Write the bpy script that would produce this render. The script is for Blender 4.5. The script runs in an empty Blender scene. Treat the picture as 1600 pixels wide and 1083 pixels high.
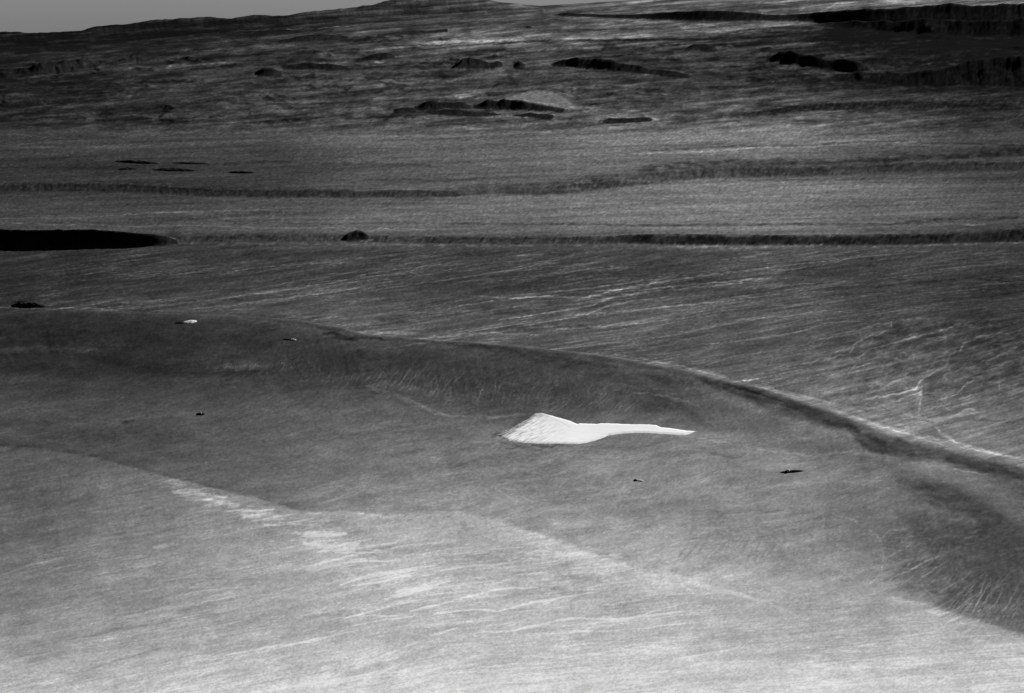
import bpy, math, random
import numpy as np
from mathutils import Matrix, Vector

# ------------------------------------------------------------------ camera, world, sun, exposure
PW, PH, F = 1600.0, 1083.0, 1931.0         # photograph size and focal length, in photograph pixels
ALT = 3000.0                               # metres above the valley floor
RE = 6.37e6                                # radius of the earth: the far ground sinks behind its horizon
PITCH, ROLL = math.radians(17.06), math.radians(3.72)
SUN_EL, SUN_AZ = math.radians(24), math.radians(40)   # azimuth clockwise from +Y: behind the hills, to the right

scene = bpy.context.scene
COL = scene.collection
fwd = np.array([0, math.cos(PITCH), -math.sin(PITCH)])
r0 = np.array([1.0, 0, 0]); u0 = np.array([0, math.sin(PITCH), math.cos(PITCH)])
right = math.cos(ROLL) * r0 - math.sin(ROLL) * u0
up = math.sin(ROLL) * r0 + math.cos(ROLL) * u0
cam_d = bpy.data.cameras.new('camera'); cam = bpy.data.objects.new('camera', cam_d); COL.objects.link(cam)
cam_d.sensor_fit = 'HORIZONTAL'; cam_d.sensor_width = 36; cam_d.lens = 36 * F / PW
cam_d.clip_start = 10; cam_d.clip_end = 2e6
cam.matrix_world = Matrix(((right[0], up[0], -fwd[0], 0), (right[1], up[1], -fwd[1], 0),
                           (right[2], up[2], -fwd[2], ALT), (0, 0, 0, 1)))
scene.camera = cam

world = bpy.data.worlds.new('World'); scene.world = world; world.use_nodes = True
nt = world.node_tree; nt.nodes.clear()
sky = nt.nodes.new('ShaderNodeTexSky'); sky.sky_type = 'NISHITA'; sky.sun_disc = False
sky.sun_elevation = SUN_EL; sky.sun_rotation = SUN_AZ; sky.altitude = 3000; sky.air_density = 0.14; sky.dust_density = 0.0; sky.ozone_density = 1.0
sep = nt.nodes.new('ShaderNodeSeparateColor')          # the film saw one channel only: black and white behind a red filter
bg = nt.nodes.new('ShaderNodeBackground'); bg.inputs['Strength'].default_value = 0.075
wo = nt.nodes.new('ShaderNodeOutputWorld')
nt.links.new(sky.outputs[0], sep.inputs[0]); nt.links.new(sep.outputs[0], bg.inputs['Color'])
nt.links.new(bg.outputs[0], wo.inputs[0])

sun_d = bpy.data.lights.new('sun', 'SUN'); sun_d.energy = 5; sun_d.angle = math.radians(0.5)
sun = bpy.data.objects.new('sun', sun_d); COL.objects.link(sun)
sd = Vector((math.sin(SUN_AZ) * math.cos(SUN_EL), math.cos(SUN_AZ) * math.cos(SUN_EL), math.sin(SUN_EL)))
sun.rotation_euler = sd.to_track_quat('Z', 'Y').to_euler()
vs = scene.view_settings
vs.view_transform = 'Standard'; vs.look = 'None'; vs.exposure = 0.6; vs.gamma = 1; vs.use_curve_mapping = False
KILL = 1.0                                  # picture value of a flat white sheet in this light

# ------------------------------------------------------------------ map projection helpers
def project(X, Y, Z):
    dz = Z - ALT
    a = X * right[0] + Y * right[1] + dz * right[2]
    b = X * up[0] + Y * up[1] + dz * up[2]
    c = X * fwd[0] + Y * fwd[1] + dz * fwd[2]
    c = np.maximum(c, 1.0)
    return PW / 2 + F * a / c, PH / 2 - F * b / c
def unproject(px, py):                      # point of the bare curved ground seen at that place of the photograph
    px = np.asarray(px, float); py = np.asarray(py, float)
    a = (px - PW / 2) / F; b = (PH / 2 - py) / F
    d = [a * right[i] + b * up[i] + fwd[i] for i in range(3)]
    q = (d[0] ** 2 + d[1] ** 2) / (2 * RE)
    disc = np.maximum(d[2] ** 2 - 4 * q * ALT, 0)
    t = (-d[2] - np.sqrt(disc)) / (2 * q)
    return d[0] * t, d[1] * t
def base_z(X, Y): return -(X * X + Y * Y) / (2 * RE)
def mpp(X, Y): return np.sqrt(X * X + Y * Y + ALT ** 2) / F     # metres per photograph pixel, across the view

# ------------------------------------------------------------------ noise
_rng = np.random.RandomState(7)
_perm = np.concatenate([_rng.permutation(1024)] * 3)
_ga = _rng.rand(1024) * 2 * np.pi
_gx, _gy = np.cos(_ga).astype(np.float32), np.sin(_ga).astype(np.float32)
def perlin(x, y, seed=0):
    x = np.asarray(x, np.float32) + seed * 17.31; y = np.asarray(y, np.float32) + seed * 9.77
    xi = np.floor(x).astype(np.int32); yi = np.floor(y).astype(np.int32)
    fx = x - xi; fy = y - yi
    xi &= 1023; yi &= 1023
    def g(ix, iy, dx, dy):
        h = _perm[_perm[(ix & 1023)] + (iy & 1023)]
        return _gx[h] * dx + _gy[h] * dy
    sx = fx * fx * fx * (fx * (fx * 6 - 15) + 10); sy = fy * fy * fy * (fy * (fy * 6 - 15) + 10)
    a = g(xi, yi, fx, fy); b = g(xi + 1, yi, fx - 1, fy)
    c = g(xi, yi + 1, fx, fy - 1); d = g(xi + 1, yi + 1, fx - 1, fy - 1)
    return 1.5 * ((a + (b - a) * sx) + ((c + (d - c) * sx) - (a + (b - a) * sx)) * sy)
def fbm(x, y, seed=0, oct=4, gain=.5, lac=2.1):
    s = 0; a = 1.0
    for i in range(oct):
        s = s + a * perlin(x, y, seed + i * 3); x = x * lac; y = y * lac; a *= gain
    return s
def ridged(x, y, seed=0, oct=4, gain=.5):
    s = 0; a = 1.0
    for i in range(oct):
        n = 1 - np.abs(perlin(x, y, seed + i * 3)) * 2; s = s + a * n; x = x * 2.1; y = y * 2.1; a *= gain
    return s
def sst(a, b, x):
    t = np.clip((x - a) / (b - a), 0, 1); return t * t * (3 - 2 * t)
def ip(x, pts):
    p = np.array(pts, float); return np.interp(x, p[:, 0], p[:, 1])

# ------------------------------------------------------------------ landforms, given by what the photograph shows of them
# crest and foot as seen; every one becomes a real hill standing on the valley floor at its own distance
HILLS = []
def hill(name, label, crest, foot, slope=30, back=2.2, rough=.09, tone=None, hscale=1.0, minrow=5.5, freq=1 / 9.0, face=None, own=True, tw=1.0, dist=None):
    x0 = max(crest[0][0], foot[0][0]); x1 = min(crest[-1][0], foot[-1][0])
    xs = np.linspace(x0, x1, 160)
    cy = ip(xs, crest); by = ip(xs, foot)
    X, Y = unproject(xs, by)
    if dist is not None: X = X / Y * dist; Y = np.full_like(X, float(dist))
    sa = X / Y                                # a hill stands in one piece: its foot runs smoothly over the ground
    if x1 - x0 < 420: Y = np.polyval(np.polyfit(sa - sa.mean(), Y, 1 if x1 - x0 < 200 else 2), sa - sa.mean())
    else:
        kk = np.ones(25) / 25; Y = np.convolve(np.pad(Y, 12, mode='reflect', reflect_type='odd'), kk, 'valid')
    X = sa * Y
    fw = np.full_like(X, 200.0)
    for _ in range(6):
        Yc = Y + fw; Xc = X * Yc / Y
        pu, pv = project(Xc, Yc, base_z(Xc, Yc))
        h = np.maximum(pv - cy, 0.0) * mpp(Xc, Yc) * hscale
        rs = rowspace(Yc)
        fw = np.maximum(h / math.tan(math.radians(slope)), minrow * rs) if face is None else np.full_like(X, face)
    if name in ('scarp', 'low_ridge', 'dark_mountains'): h = h * sst(-.002, .035, np.linspace(0, 1, 160)) * sst(1.002, .965, np.linspace(0, 1, 160))
    fw = np.maximum(fw, fw.mean() * .7)
    HILLS.append(dict(name=name, label=label, s=X / Y, yb=Y, fw=fw, h=h, bw=fw * back, rough=rough, tone=tone,
                      seed=len(HILLS) * 5 + 40, freq=freq, own=own, tw=tw))
def rowspace(Y):
    return 1.0 / (np.abs(-ALT / Y ** 2 + 1 / (2 * RE)) * ROWQ + ROWL / Y)
ROWQ, ROWL = 1120.0, 128.0

BLACK = 9
# skyline and far ranges
hill('far_hills', 'hazy low hills on the skyline at the top left',
     [(-320, 72), (-150, 66), (0, 53), (22, 52), (50, 54), (90, 52), (130, 50), (155, 43), (200, 40), (240, 34), (300, 30), (325, 28), (360, 31), (400, 25), (450, 26), (480, 20),
      (540, 15), (580, 10), (621, 0), (660, -9), (720, -5), (780, 4), (850, 11)],
     [(-320, 82), (0, 68), (130, 66), (250, 54), (400, 47), (540, 40), (660, 26), (780, 20), (850, 14)], back=2, tone=None, rough=.035, slope=9, freq=1/8, minrow=5, dist=112000)
hill('dark_mountains', 'black mountain range below the far plain at the top right',
     [(858, 24), (880, 19), (900, 22), (960, 24), (1000, 23), (1060, 19), (1100, 18), (1160, 20), (1200, 24), (1240, 24), (1290, 20), (1340, 18), (1400, 17), (1440, 14),
      (1480, 11), (1520, 14), (1560, 13), (1600, 12), (1750, 6), (1900, 4)],
     [(858, 25), (900, 27), (990, 30), (1060, 34), (1150, 35), (1200, 32), (1250, 31), (1290, 40), (1340, 44), (1440, 45), (1600, 46), (1900, 40)], tone=21, rough=.05, slope=15, freq=1 / 9)
hill('dark_mountains', 'second dark range in front of the black mountains at the right edge',
     [(1270, 40), (1330, 36), (1400, 38), (1470, 34), (1540, 37), (1620, 34), (1900, 30)],
     [(1270, 42), (1330, 48), (1400, 55), (1470, 57), (1540, 58), (1620, 60), (1900, 60)], tone=18, rough=.08, slope=16)
hill('dark_hills', 'long black ridge near the left edge below the skyline hills',
     [(-300, 126), (0, 113), (50, 108), (70, 101), (110, 99), (150, 97), (200, 93), (215, 90), (235, 91), (262, 95)],
     [(-300, 140), (0, 122), (50, 120), (90, 118), (130, 112), (200, 104), (262, 97)], tone=10, rough=.15)
hill('dark_hills', 'thin dark ridge above the long black ridge at the left',
     [(20, 98), (60, 94), (100, 91), (150, 90)], [(20, 100), (60, 98), (100, 94), (150, 92)], tone=14)
hill('dark_hills', 'low dark ridge under the pale line of the far plain',
     [(250, 96), (283, 94), (295, 91), (305, 96)], [(250, 98), (283, 100), (305, 99)], tone=18)
hill('dark_hills', 'flat dark hill left of the white scratchless plain',
     [(395, 119), (412, 109), (428, 108), (445, 118)], [(395, 120), (420, 120), (445, 120)], tone=22)
HILLS[-1]['label'] = 'small rounded dark hill in the left rugged country'
hill('dark_hills', 'flat topped dark hill beside the small rounded dark hill',
     [(436, 108), (455, 103), (490, 102), (520, 104), (545, 108)], [(436, 109), (470, 112), (500, 113), (545, 111)], tone=24)
hill('dark_hills', 'dark narrow ridge in the upper left country',
     [(430, 66), (465, 58), (500, 54), (545, 58)], [(430, 68), (480, 66), (545, 62)], tone=24)
hill('dark_hills', 'double humped dark hill left of the sharp peaks',
     [(530, 100), (560, 94), (575, 91), (590, 86), (605, 85), (614, 87), (622, 95)], [(530, 101), (575, 97), (600, 96), (622, 96)], tone=15)
hill('dark_hills', 'dark narrow hill on the upper pale plain',
     [(590, 55), (625, 50), (650, 48), (668, 49), (700, 46)], [(590, 57), (640, 55), (668, 54), (700, 48)], tone=26)
hill('dark_hills', 'tiny dark hill on the upper pale plain',
     [(815, 44), (826, 41), (840, 44)], [(815, 45), (840, 45)], tone=24)
hill('dark_hills', 'tiny lower dark hill on the upper pale plain',
     [(680, 64), (690, 61), (700, 64)], [(680, 65), (700, 65)], tone=24)
hill('dark_peaks', 'sharp black peak with lower shoulders left of the long dark ridge',
     [(692, 119), (700, 113), (712, 105), (722, 99), (735, 97), (745, 98), (765, 105), (778, 101), (788, 105), (798, 108)],
     [(692, 120), (705, 116), (722, 108), (745, 109), (765, 112), (780, 109), (798, 109)], tone=11, rough=.14, freq=1 / 5)
hill('dark_peaks', 'small black pointed peak beside the sharp black peak',
     [(798, 108), (806, 103), (813, 99), (820, 104), (830, 107)], [(798, 109), (830, 109)], tone=12)
hill('dark_peaks', 'long black ridge with a pointed top in the rugged country',
     [(848, 107), (862, 103), (880, 96), (900, 92), (912, 95), (925, 97), (945, 96), (965, 98), (985, 103), (1000, 104), (1015, 111), (1030, 111), (1055, 114), (1080, 120), (1110, 125)],
     [(848, 108), (870, 109), (900, 108), (930, 110), (960, 115), (1010, 116), (1040, 123), (1075, 124), (1110, 126)], tone=8, rough=.12, freq=1 / 6)
hill('dark_hills', 'small dark hill right of the long black ridge',
     [(1068, 79), (1085, 74), (1100, 73), (1128, 81)], [(1068, 82), (1100, 83), (1128, 83)], tone=20)
hill('dark_hills', 'small dark hill behind the broad dark hill',
     [(1180, 80), (1195, 76), (1203, 76), (1212, 82)], [(1180, 82), (1212, 84)], tone=18)
hill('dark_hills', 'broad dark rounded hill in the right rugged country',
     [(1188, 100), (1205, 92), (1218, 87), (1235, 85), (1250, 89), (1270, 90), (1290, 96), (1310, 101)],
     [(1188, 101), (1205, 99), (1230, 104), (1260, 107), (1290, 111), (1310, 112)], tone=13, rough=.012)
hill('dark_hills', 'lower dark hill right of the broad dark hill',
     [(1262, 104), (1300, 97), (1320, 95), (1340, 97), (1355, 106), (1365, 113)], [(1262, 106), (1290, 111), (1320, 117), (1365, 115)], tone=17, rough=.1)
hill('dark_hills', 'long low dark hill at the right of the rugged country',
     [(1335, 100), (1365, 92), (1385, 93), (1410, 98), (1430, 103)], [(1335, 102), (1365, 102), (1430, 105)], tone=17)
hill('dark_hills', 'low dark hills near the right edge above the plain',
     [(1280, 124), (1340, 118), (1400, 119), (1460, 112), (1520, 98), (1560, 95), (1620, 98), (1900, 95)],
     [(1280, 126), (1340, 132), (1400, 136), (1500, 137), (1620, 138), (1900, 140)], tone=19, rough=.08, slope=17)
hill('dark_hills', 'dark broken ridge foot where the rugged country meets the right plain',
     [(1140, 121), (1160, 124), (1180, 122), (1195, 127), (1240, 129), (1300, 131)], [(1140, 124), (1190, 131), (1240, 134), (1300, 135)], tone=16, rough=.3)
hill('black_ridge', 'black craggy ridge in front of the bright slope',
     [(625, 176), (655, 168), (668, 161), (690, 160), (703, 163), (714, 162), (725, 163), (738, 168), (748, 165), (760, 160), (778, 161), (790, 157), (805, 160), (820, 159), (850, 165), (870, 170), (890, 174)],
     [(625, 178), (665, 174), (700, 174), (730, 172), (760, 171), (800, 175), (830, 175), (890, 177)], tone=7, rough=.22, freq=1 / 7)
hill('black_ridge', 'lower black ridge in front of the black craggy ridge',
     [(655, 180), (670, 174), (700, 173), (740, 177), (770, 179), (800, 181), (830, 180), (862, 183), (885, 188)],
     [(655, 182), (700, 179), (740, 183), (780, 187), (830, 187), (885, 190)], tone=11, rough=.3, freq=1 / 7)
hill('black_ridge', 'low dark knoll left of the black craggy ridge',
     [(605, 178), (622, 172), (640, 170), (662, 174)], [(605, 180), (640, 178), (662, 177)], tone=18, rough=.25)
hill('low_ridge', 'dark pointed ridge end running onto the pale plain',
     [(905, 192), (940, 190), (975, 187), (1005, 185), (1030, 188), (1036, 190)], [(905, 195), (940, 197), (975, 194), (1005, 193), (1036, 191)], tone=22, rough=.25)
# terraces: plateau edges facing the camera
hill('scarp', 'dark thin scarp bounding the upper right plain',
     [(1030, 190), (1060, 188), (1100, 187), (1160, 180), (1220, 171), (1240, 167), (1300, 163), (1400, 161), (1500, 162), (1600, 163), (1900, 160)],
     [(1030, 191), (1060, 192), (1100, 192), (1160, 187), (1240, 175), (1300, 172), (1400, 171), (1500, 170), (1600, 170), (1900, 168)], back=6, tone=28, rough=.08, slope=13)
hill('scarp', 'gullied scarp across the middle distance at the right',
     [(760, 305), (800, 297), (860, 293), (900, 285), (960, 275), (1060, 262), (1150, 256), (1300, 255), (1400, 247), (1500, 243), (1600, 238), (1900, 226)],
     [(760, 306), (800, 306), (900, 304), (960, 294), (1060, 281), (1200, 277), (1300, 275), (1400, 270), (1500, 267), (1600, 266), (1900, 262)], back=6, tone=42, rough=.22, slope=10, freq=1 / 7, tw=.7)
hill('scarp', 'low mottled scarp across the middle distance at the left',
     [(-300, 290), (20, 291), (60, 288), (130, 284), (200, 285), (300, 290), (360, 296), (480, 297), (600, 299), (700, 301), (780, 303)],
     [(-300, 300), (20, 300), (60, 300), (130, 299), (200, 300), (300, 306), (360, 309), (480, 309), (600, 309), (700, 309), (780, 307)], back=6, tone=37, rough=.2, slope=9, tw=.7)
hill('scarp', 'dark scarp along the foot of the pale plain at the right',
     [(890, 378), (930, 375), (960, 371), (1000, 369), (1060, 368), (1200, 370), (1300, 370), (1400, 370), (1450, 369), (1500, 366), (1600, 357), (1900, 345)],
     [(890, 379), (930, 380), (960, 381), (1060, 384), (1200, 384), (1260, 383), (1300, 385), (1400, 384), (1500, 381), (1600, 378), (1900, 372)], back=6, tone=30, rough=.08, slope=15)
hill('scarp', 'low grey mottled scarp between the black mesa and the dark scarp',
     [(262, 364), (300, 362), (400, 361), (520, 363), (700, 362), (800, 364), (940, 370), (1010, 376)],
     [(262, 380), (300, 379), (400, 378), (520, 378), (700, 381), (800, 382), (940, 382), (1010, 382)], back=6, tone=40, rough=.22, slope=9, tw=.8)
hill('black_mesa', 'long black flat topped hill with a tapering right end at the left edge',
     [(-300, 356), (0, 360), (60, 361), (90, 361), (97, 359), (105, 361), (140, 360), (150, 359), (160, 361), (210, 364), (235, 366), (262, 370), (277, 376), (284, 380)],
     [(-300, 384), (0, 386), (60, 388), (80, 386), (92, 389), (115, 388), (140, 387), (170, 385), (225, 386), (262, 384), (284, 381)], back=2.2, tone=20, rough=.03, minrow=3.6, slope=36, freq=1 / 12)
hill('small_mound', 'small isolated dark mound standing at the scarp foot right of the black mesa',
     [(533, 376), (541, 368), (550, 363), (560, 361), (568, 363), (576, 367), (585, 376)], [(533, 377), (560, 379), (585, 377)], tone=38, rough=.10, back=2.2, slope=20, minrow=3.6, freq=1 / 8)
# many lesser ridges of the rugged country, part of the one ground sheet
_rr = random.Random(21)
for k in range(60):
    cx = _rr.uniform(480, 1660); top_ = 70 if cx < 1250 else 92
    cyy = _rr.uniform(top_, np.interp(cx, [0, 900, 1030, 1150, 1600], [205, 192, 150, 122, 125]))
    ln = _rr.uniform(25, 110) * (1.3 if cyy < 110 else 1); hgt = _rr.uniform(1.2, 3.8) * (1.25 if 130 < cyy else .8); sl = -.07 + _rr.uniform(-.05, .08)
    c0 = (cx - ln, cyy - sl * -ln * -1 if False else cyy + sl * -ln); c1 = (cx + ln, cyy + sl * ln); pk = _rr.uniform(-.4, .4)
    hill('g', '', [(c0[0], c0[1] - .2), (cx + pk * ln - ln * .3, cyy + sl * (pk - .3) * ln - hgt * _rr.uniform(.5, .9)), (cx + pk * ln, cyy + sl * pk * ln - hgt), (cx + pk * ln + ln * .25, cyy + sl * (pk + .25) * ln - hgt * _rr.uniform(.3, .8)), (c1[0], c1[1] - .2)],
         [c0, (cx, cyy + .5), c1], tone=_rr.choice([14, 18, 24, 30, 36]), rough=.05, own=False, slope=_rr.uniform(10, 20), back=2.5, tw=.8)

# the broad ridge of the middle ground: crest, foot of the near slope, height in photograph pixels
def broad(name, label, crest, hpx, foot, back_m, tone=None, rough=.01, power=1.0, own=True, tw=1.0):
    x0, x1 = crest[0][0], crest[-1][0]
    xs = np.linspace(x0, x1, 260)
    hp = ip(xs, hpx); cy = ip(xs, crest) + hp
    Xc, Yc = unproject(xs, cy); Xb, Yb = unproject(xs, ip(xs, foot))
    s = Xc / Yc
    yb = np.interp(s, Xb / Yb, Yb)
    HILLS.append(dict(name=name, label=label, s=s, yb=np.minimum(yb, Yc - 50), fw=np.maximum(Yc - yb, 50), h=hp * mpp(Xc, Yc), bw=np.full_like(s, back_m),
                      rough=rough, tone=tone, seed=len(HILLS) * 5 + 40, freq=1 / 40.0, own=own, power=power, tw=tw, broad=True))
RIDGE_CREST = [(-400, 494), (0, 490), (60, 488), (120, 486), (200, 489), (300, 491), (350, 493), (420, 498), (470, 501), (520, 511), (560, 520), (620, 527), (700, 533), (740, 536), (800, 541),
               (850, 546), (950, 558), (1010, 570), (1060, 578), (1100, 589), (1150, 601), (1200, 613), (1250, 629), (1300, 645), (1350, 664), (1400, 684), (1450, 698), (1500, 709),
               (1550, 721), (1600, 731), (1700, 752), (1900, 790)]
broad('ridge', 'broad smooth dark ridge winding across the middle of the picture', RIDGE_CREST,
      [(-400, 13), (0, 14), (300, 14), (600, 15), (900, 15), (1100, 15), (1300, 17), (1600, 15), (1900, 14)],
      [(-400, 610), (0, 600), (120, 596), (300, 604), (420, 606), (520, 612), (600, 628), (700, 645), (800, 655), (900, 665), (1000, 672), (1100, 690), (1200, 718), (1300, 745),
       (1400, 778), (1500, 808), (1600, 835), (1900, 910)], back_m=330, rough=.012)
# rolling ground nearer the camera, part of the one ground sheet
broad('g', '', [(700, 700), (800, 706), (950, 710), (1100, 722), (1250, 742), (1400, 760), (1600, 800)], [(700, 0), (850, 5), (1100, 9), (1300, 9), (1500, 5), (1600, 0)],
      [(700, 800), (850, 845), (1000, 885), (1150, 910), (1300, 915), (1400, 900), (1600, 880)], back_m=900, own=False, rough=.012)
broad('g', '', [(1290, 800), (1360, 765), (1430, 757), (1500, 778), (1560, 806), (1640, 845), (1800, 900)], [(1290, 0), (1360, 9), (1450, 16), (1550, 20), (1650, 20), (1800, 12)],
      [(1290, 880), (1380, 905), (1430, 938), (1500, 970), (1560, 990), (1640, 1010), (1800, 1040)], back_m=500, own=False, rough=.012)
broad('g', '', [(-300, 690), (0, 690), (120, 708), (240, 738), (360, 770), (480, 797)], [(-300, 10), (0, 10), (200, 8), (480, 0)],
      [(-300, 900), (0, 880), (250, 860), (480, 850)], back_m=500, own=False)
broad('g', '', [(330, 800), (450, 792), (620, 800), (700, 797), (830, 822), (1000, 880), (1200, 935)], [(330, 0), (480, 7), (700, 8), (1000, 8), (1200, 0)],
      [(330, 870), (700, 900), (1000, 980), (1200, 1000)], back_m=600, own=False)

def hill_heights(X, Y, S, U, V):
    """height of each landform above the ground, its share of its own full height, and its index, at the points given"""
    best = np.zeros_like(X); tt = np.zeros_like(X); idx = np.full(X.shape, -1, np.int16); frac = np.zeros_like(X); add = np.zeros_like(X)
    for i, q in enumerate(HILLS):
        s0, s1 = q['s'].min(), q['s'].max()
        y0, y1 = q['yb'].min(), (q['yb'] + q['fw'] + q['bw']).max()
        m = np.nonzero((S > s0) & (S < s1) & (Y > y0 * .985) & (Y < y1))[0]
        if not len(m): continue
        s = S[m]; y = Y[m]; u = U[m]
        o = np.argsort(q['s'])
        f = lambda k: np.interp(s, q['s'][o], q[k][o])
        yb, fw, bw, h = f('yb'), f('fw'), f('bw'), f('h')
        if q.get('broad'):
            wob = fbm(u / 45.0, y / fw * 1.2, q['seed'], 3) * .12
            t = (y - yb) / fw + wob * .12
            pr = np.where(t < 1, sst(0, 1, t) ** .9, 1 - sst(0, 1, (y - yb - fw) / bw))
            g = (ridged(u / 24.0 + y / fw * 1.9 + perlin(u / 90, y / fw, q['seed'] + 2), y / fw * 1.3, q['seed'] + 3, 3) - .9) * np.clip(.6 + perlin(u / 110, u * 0, q['seed'] + 6), .1, 1.4)
            hh = h * (pr + q['rough'] * g * np.clip(pr * (1.05 - pr) * 4, 0, 1) + .05 * (np.clip(1-np.abs(t-1)*8, 0, 1)) * perlin(u / 30, u * 0, q['seed'] + 9))
            hh = np.maximum(hh, 0)
        else:
            j = fbm(u * q['freq'] * .45, u * 0 + .3, q['seed'], 4, .42) * q['rough'] * (.35 if q['name'] == 'scarp' else 1.3)            # broken crest line
            gl = ridged(u * q['freq'] * 1.7 + (y - yb) / fw * .8, (y - yb) / fw * 1.2, q['seed'] + 5, 3) - 1
            t = (y - yb) / fw + min(.08, .5 * q['rough'] if q['name'] != 'far_hills' else .004) * fbm(u * q['freq'] * .5, u * 0, q['seed'] + 8, 2)
            front = np.clip(t, 0, 1); backp = 1 - sst(0, 1, (y - yb - fw) / bw)
            pr = np.where(t < 1, front ** 1.05, backp)
            hh = h * np.clip(pr * (1 + j * np.clip(pr * 1.5 - .3, 0, 1)) + q['rough'] * .3 * gl * np.clip(pr * (1 - pr) * 4, 0, 1) * (t < 1), 0, 2)
        if q.get('broad') and not q['own']:
            add[m] += hh; continue
        w = hh > best[m]
        mm = m[w]; best[mm] = hh[w]; idx[mm] = i; frac[mm] = (hh / np.maximum(h, 1) * sst(.2, 2.2, h / mpp(X[m], y)))[w]; tt[mm] = ((y - yb) / fw)[w]
    return best + add, frac * sst(1.6, 1.0, tt), idx

def height(X, Y):
    shp = X.shape; X = X.ravel(); Y = Y.ravel()
    S = X / Y; zb = base_z(X, Y); U, V = project(X, Y, zb); K = mpp(X, Y)
    hh, frac, idx = hill_heights(X, Y, S, U, V)
    # rugged country between the mountains and the pale plains
    rug = sst(212, 180, V + 10 * perlin(U / 90, V / 30, 5) + sst(1000, 1120, U) * sst(1700, 1250, U) * 55 ) * sst(40, 75, V + .05 * (U - 800))
    lY = np.log(Y)
    vv = V + .085 * U; big = np.clip(.6 + .8 * fbm(U / 190, vv / 30, 15, 2), .25, 1.2)
    hh += rug * K * 3.6 * big * np.maximum(ridged(U / 75.0 + .4 * perlin(U / 60, vv / 14, 18), vv / 11.0, 11, 3, .42) + .1, 0)
    fld = sst(225, 205, V)
    # low swells everywhere, ribs on the near slopes
    hh += K * .9 * fbm(U / 170.0, lY * 7, 21, 3) * sst(60, 300, V)
    hh += K * .10 * fbm(U / 30.0 + lY * 9, lY * 14, 25, 2) * sst(380, 520, V) * sst(-1, 1, 1)
    hh *= 1 - .85 * sst(80, 0, np.hypot((U - 930) / 1.9, V - 676)) * (V > 600)
    return (zb + hh).reshape(shp), frac.reshape(shp), idx.reshape(shp)

# ------------------------------------------------------------------ the ground grid
ys = np.geomspace(1500, 330e3, 60000)
dens = np.where(ys < 3300, 25 / ys, np.abs(-ALT / ys ** 2 + 1 / (2 * RE)) * ROWQ + ROWL / ys)
dens = dens + 1 / 120.0 * sst(110.5e3, 111.5e3, ys) * sst(123e3, 119e3, ys)
dens = np.where(ys > 200e3, 40 / ys, dens)
cum = np.concatenate([[0], np.cumsum((dens[1:] + dens[:-1]) / 2 * np.diff(ys))])
NR = int(cum[-1]); yr = np.interp(np.arange(NR + 1), cum, ys)
sc_ = np.linspace(-.56, .56, 1120)
sx = np.concatenate([-np.geomspace(.565, 2.2, 26)[::-1], sc_, np.geomspace(.565, 2.2, 26)])
NC = len(sx); NR = len(yr)
GY, GS = np.meshgrid(yr, sx, indexing='ij'); GX = GS * GY
GZ, FR, IX = height(GX, GY)
P, Q = project(GX, GY, GZ)

# ------------------------------------------------------------------ tone map of the ground (stone, gravel and sand of different darkness; foreground exposure brightening painted in)
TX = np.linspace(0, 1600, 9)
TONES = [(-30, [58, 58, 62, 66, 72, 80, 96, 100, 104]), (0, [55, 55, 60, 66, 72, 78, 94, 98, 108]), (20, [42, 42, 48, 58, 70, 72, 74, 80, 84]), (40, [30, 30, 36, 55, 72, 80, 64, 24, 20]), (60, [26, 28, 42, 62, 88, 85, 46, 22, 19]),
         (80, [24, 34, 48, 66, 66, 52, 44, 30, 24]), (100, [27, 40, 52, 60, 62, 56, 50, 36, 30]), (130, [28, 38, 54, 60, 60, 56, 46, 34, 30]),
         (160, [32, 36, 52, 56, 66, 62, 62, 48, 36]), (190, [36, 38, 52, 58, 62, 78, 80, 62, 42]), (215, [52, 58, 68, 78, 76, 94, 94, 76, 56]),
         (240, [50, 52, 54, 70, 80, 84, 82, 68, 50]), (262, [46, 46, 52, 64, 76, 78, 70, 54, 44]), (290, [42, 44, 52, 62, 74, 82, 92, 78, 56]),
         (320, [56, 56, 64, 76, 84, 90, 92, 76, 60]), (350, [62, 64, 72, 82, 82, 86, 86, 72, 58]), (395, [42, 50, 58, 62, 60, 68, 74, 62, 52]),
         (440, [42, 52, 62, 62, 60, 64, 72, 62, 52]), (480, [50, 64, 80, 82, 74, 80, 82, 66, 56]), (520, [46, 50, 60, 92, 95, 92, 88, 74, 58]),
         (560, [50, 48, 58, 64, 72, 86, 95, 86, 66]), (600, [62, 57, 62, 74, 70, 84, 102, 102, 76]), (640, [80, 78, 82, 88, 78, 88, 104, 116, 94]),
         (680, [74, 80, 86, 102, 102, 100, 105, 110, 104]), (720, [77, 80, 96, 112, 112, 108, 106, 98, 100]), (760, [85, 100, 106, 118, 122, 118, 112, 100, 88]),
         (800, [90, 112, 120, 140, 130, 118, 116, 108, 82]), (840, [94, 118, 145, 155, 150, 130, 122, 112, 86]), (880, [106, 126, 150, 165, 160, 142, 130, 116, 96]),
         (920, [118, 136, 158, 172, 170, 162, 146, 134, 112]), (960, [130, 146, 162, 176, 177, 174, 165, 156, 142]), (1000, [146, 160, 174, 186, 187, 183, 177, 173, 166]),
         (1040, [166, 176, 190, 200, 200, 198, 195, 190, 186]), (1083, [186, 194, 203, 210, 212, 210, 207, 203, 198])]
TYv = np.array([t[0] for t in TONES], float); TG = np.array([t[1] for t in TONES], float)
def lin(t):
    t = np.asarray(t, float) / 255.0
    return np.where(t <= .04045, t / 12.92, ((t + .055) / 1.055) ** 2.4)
TG = TG * (1 + .12 * (sst(190, 215, TYv) * sst(375, 350, TYv))[:, None] * sst(300, 1000, TX)[None, :]) * (1 + .17 * sst(420, 340, TYv) * sst(60, 200, TYv))[:, None]
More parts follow.
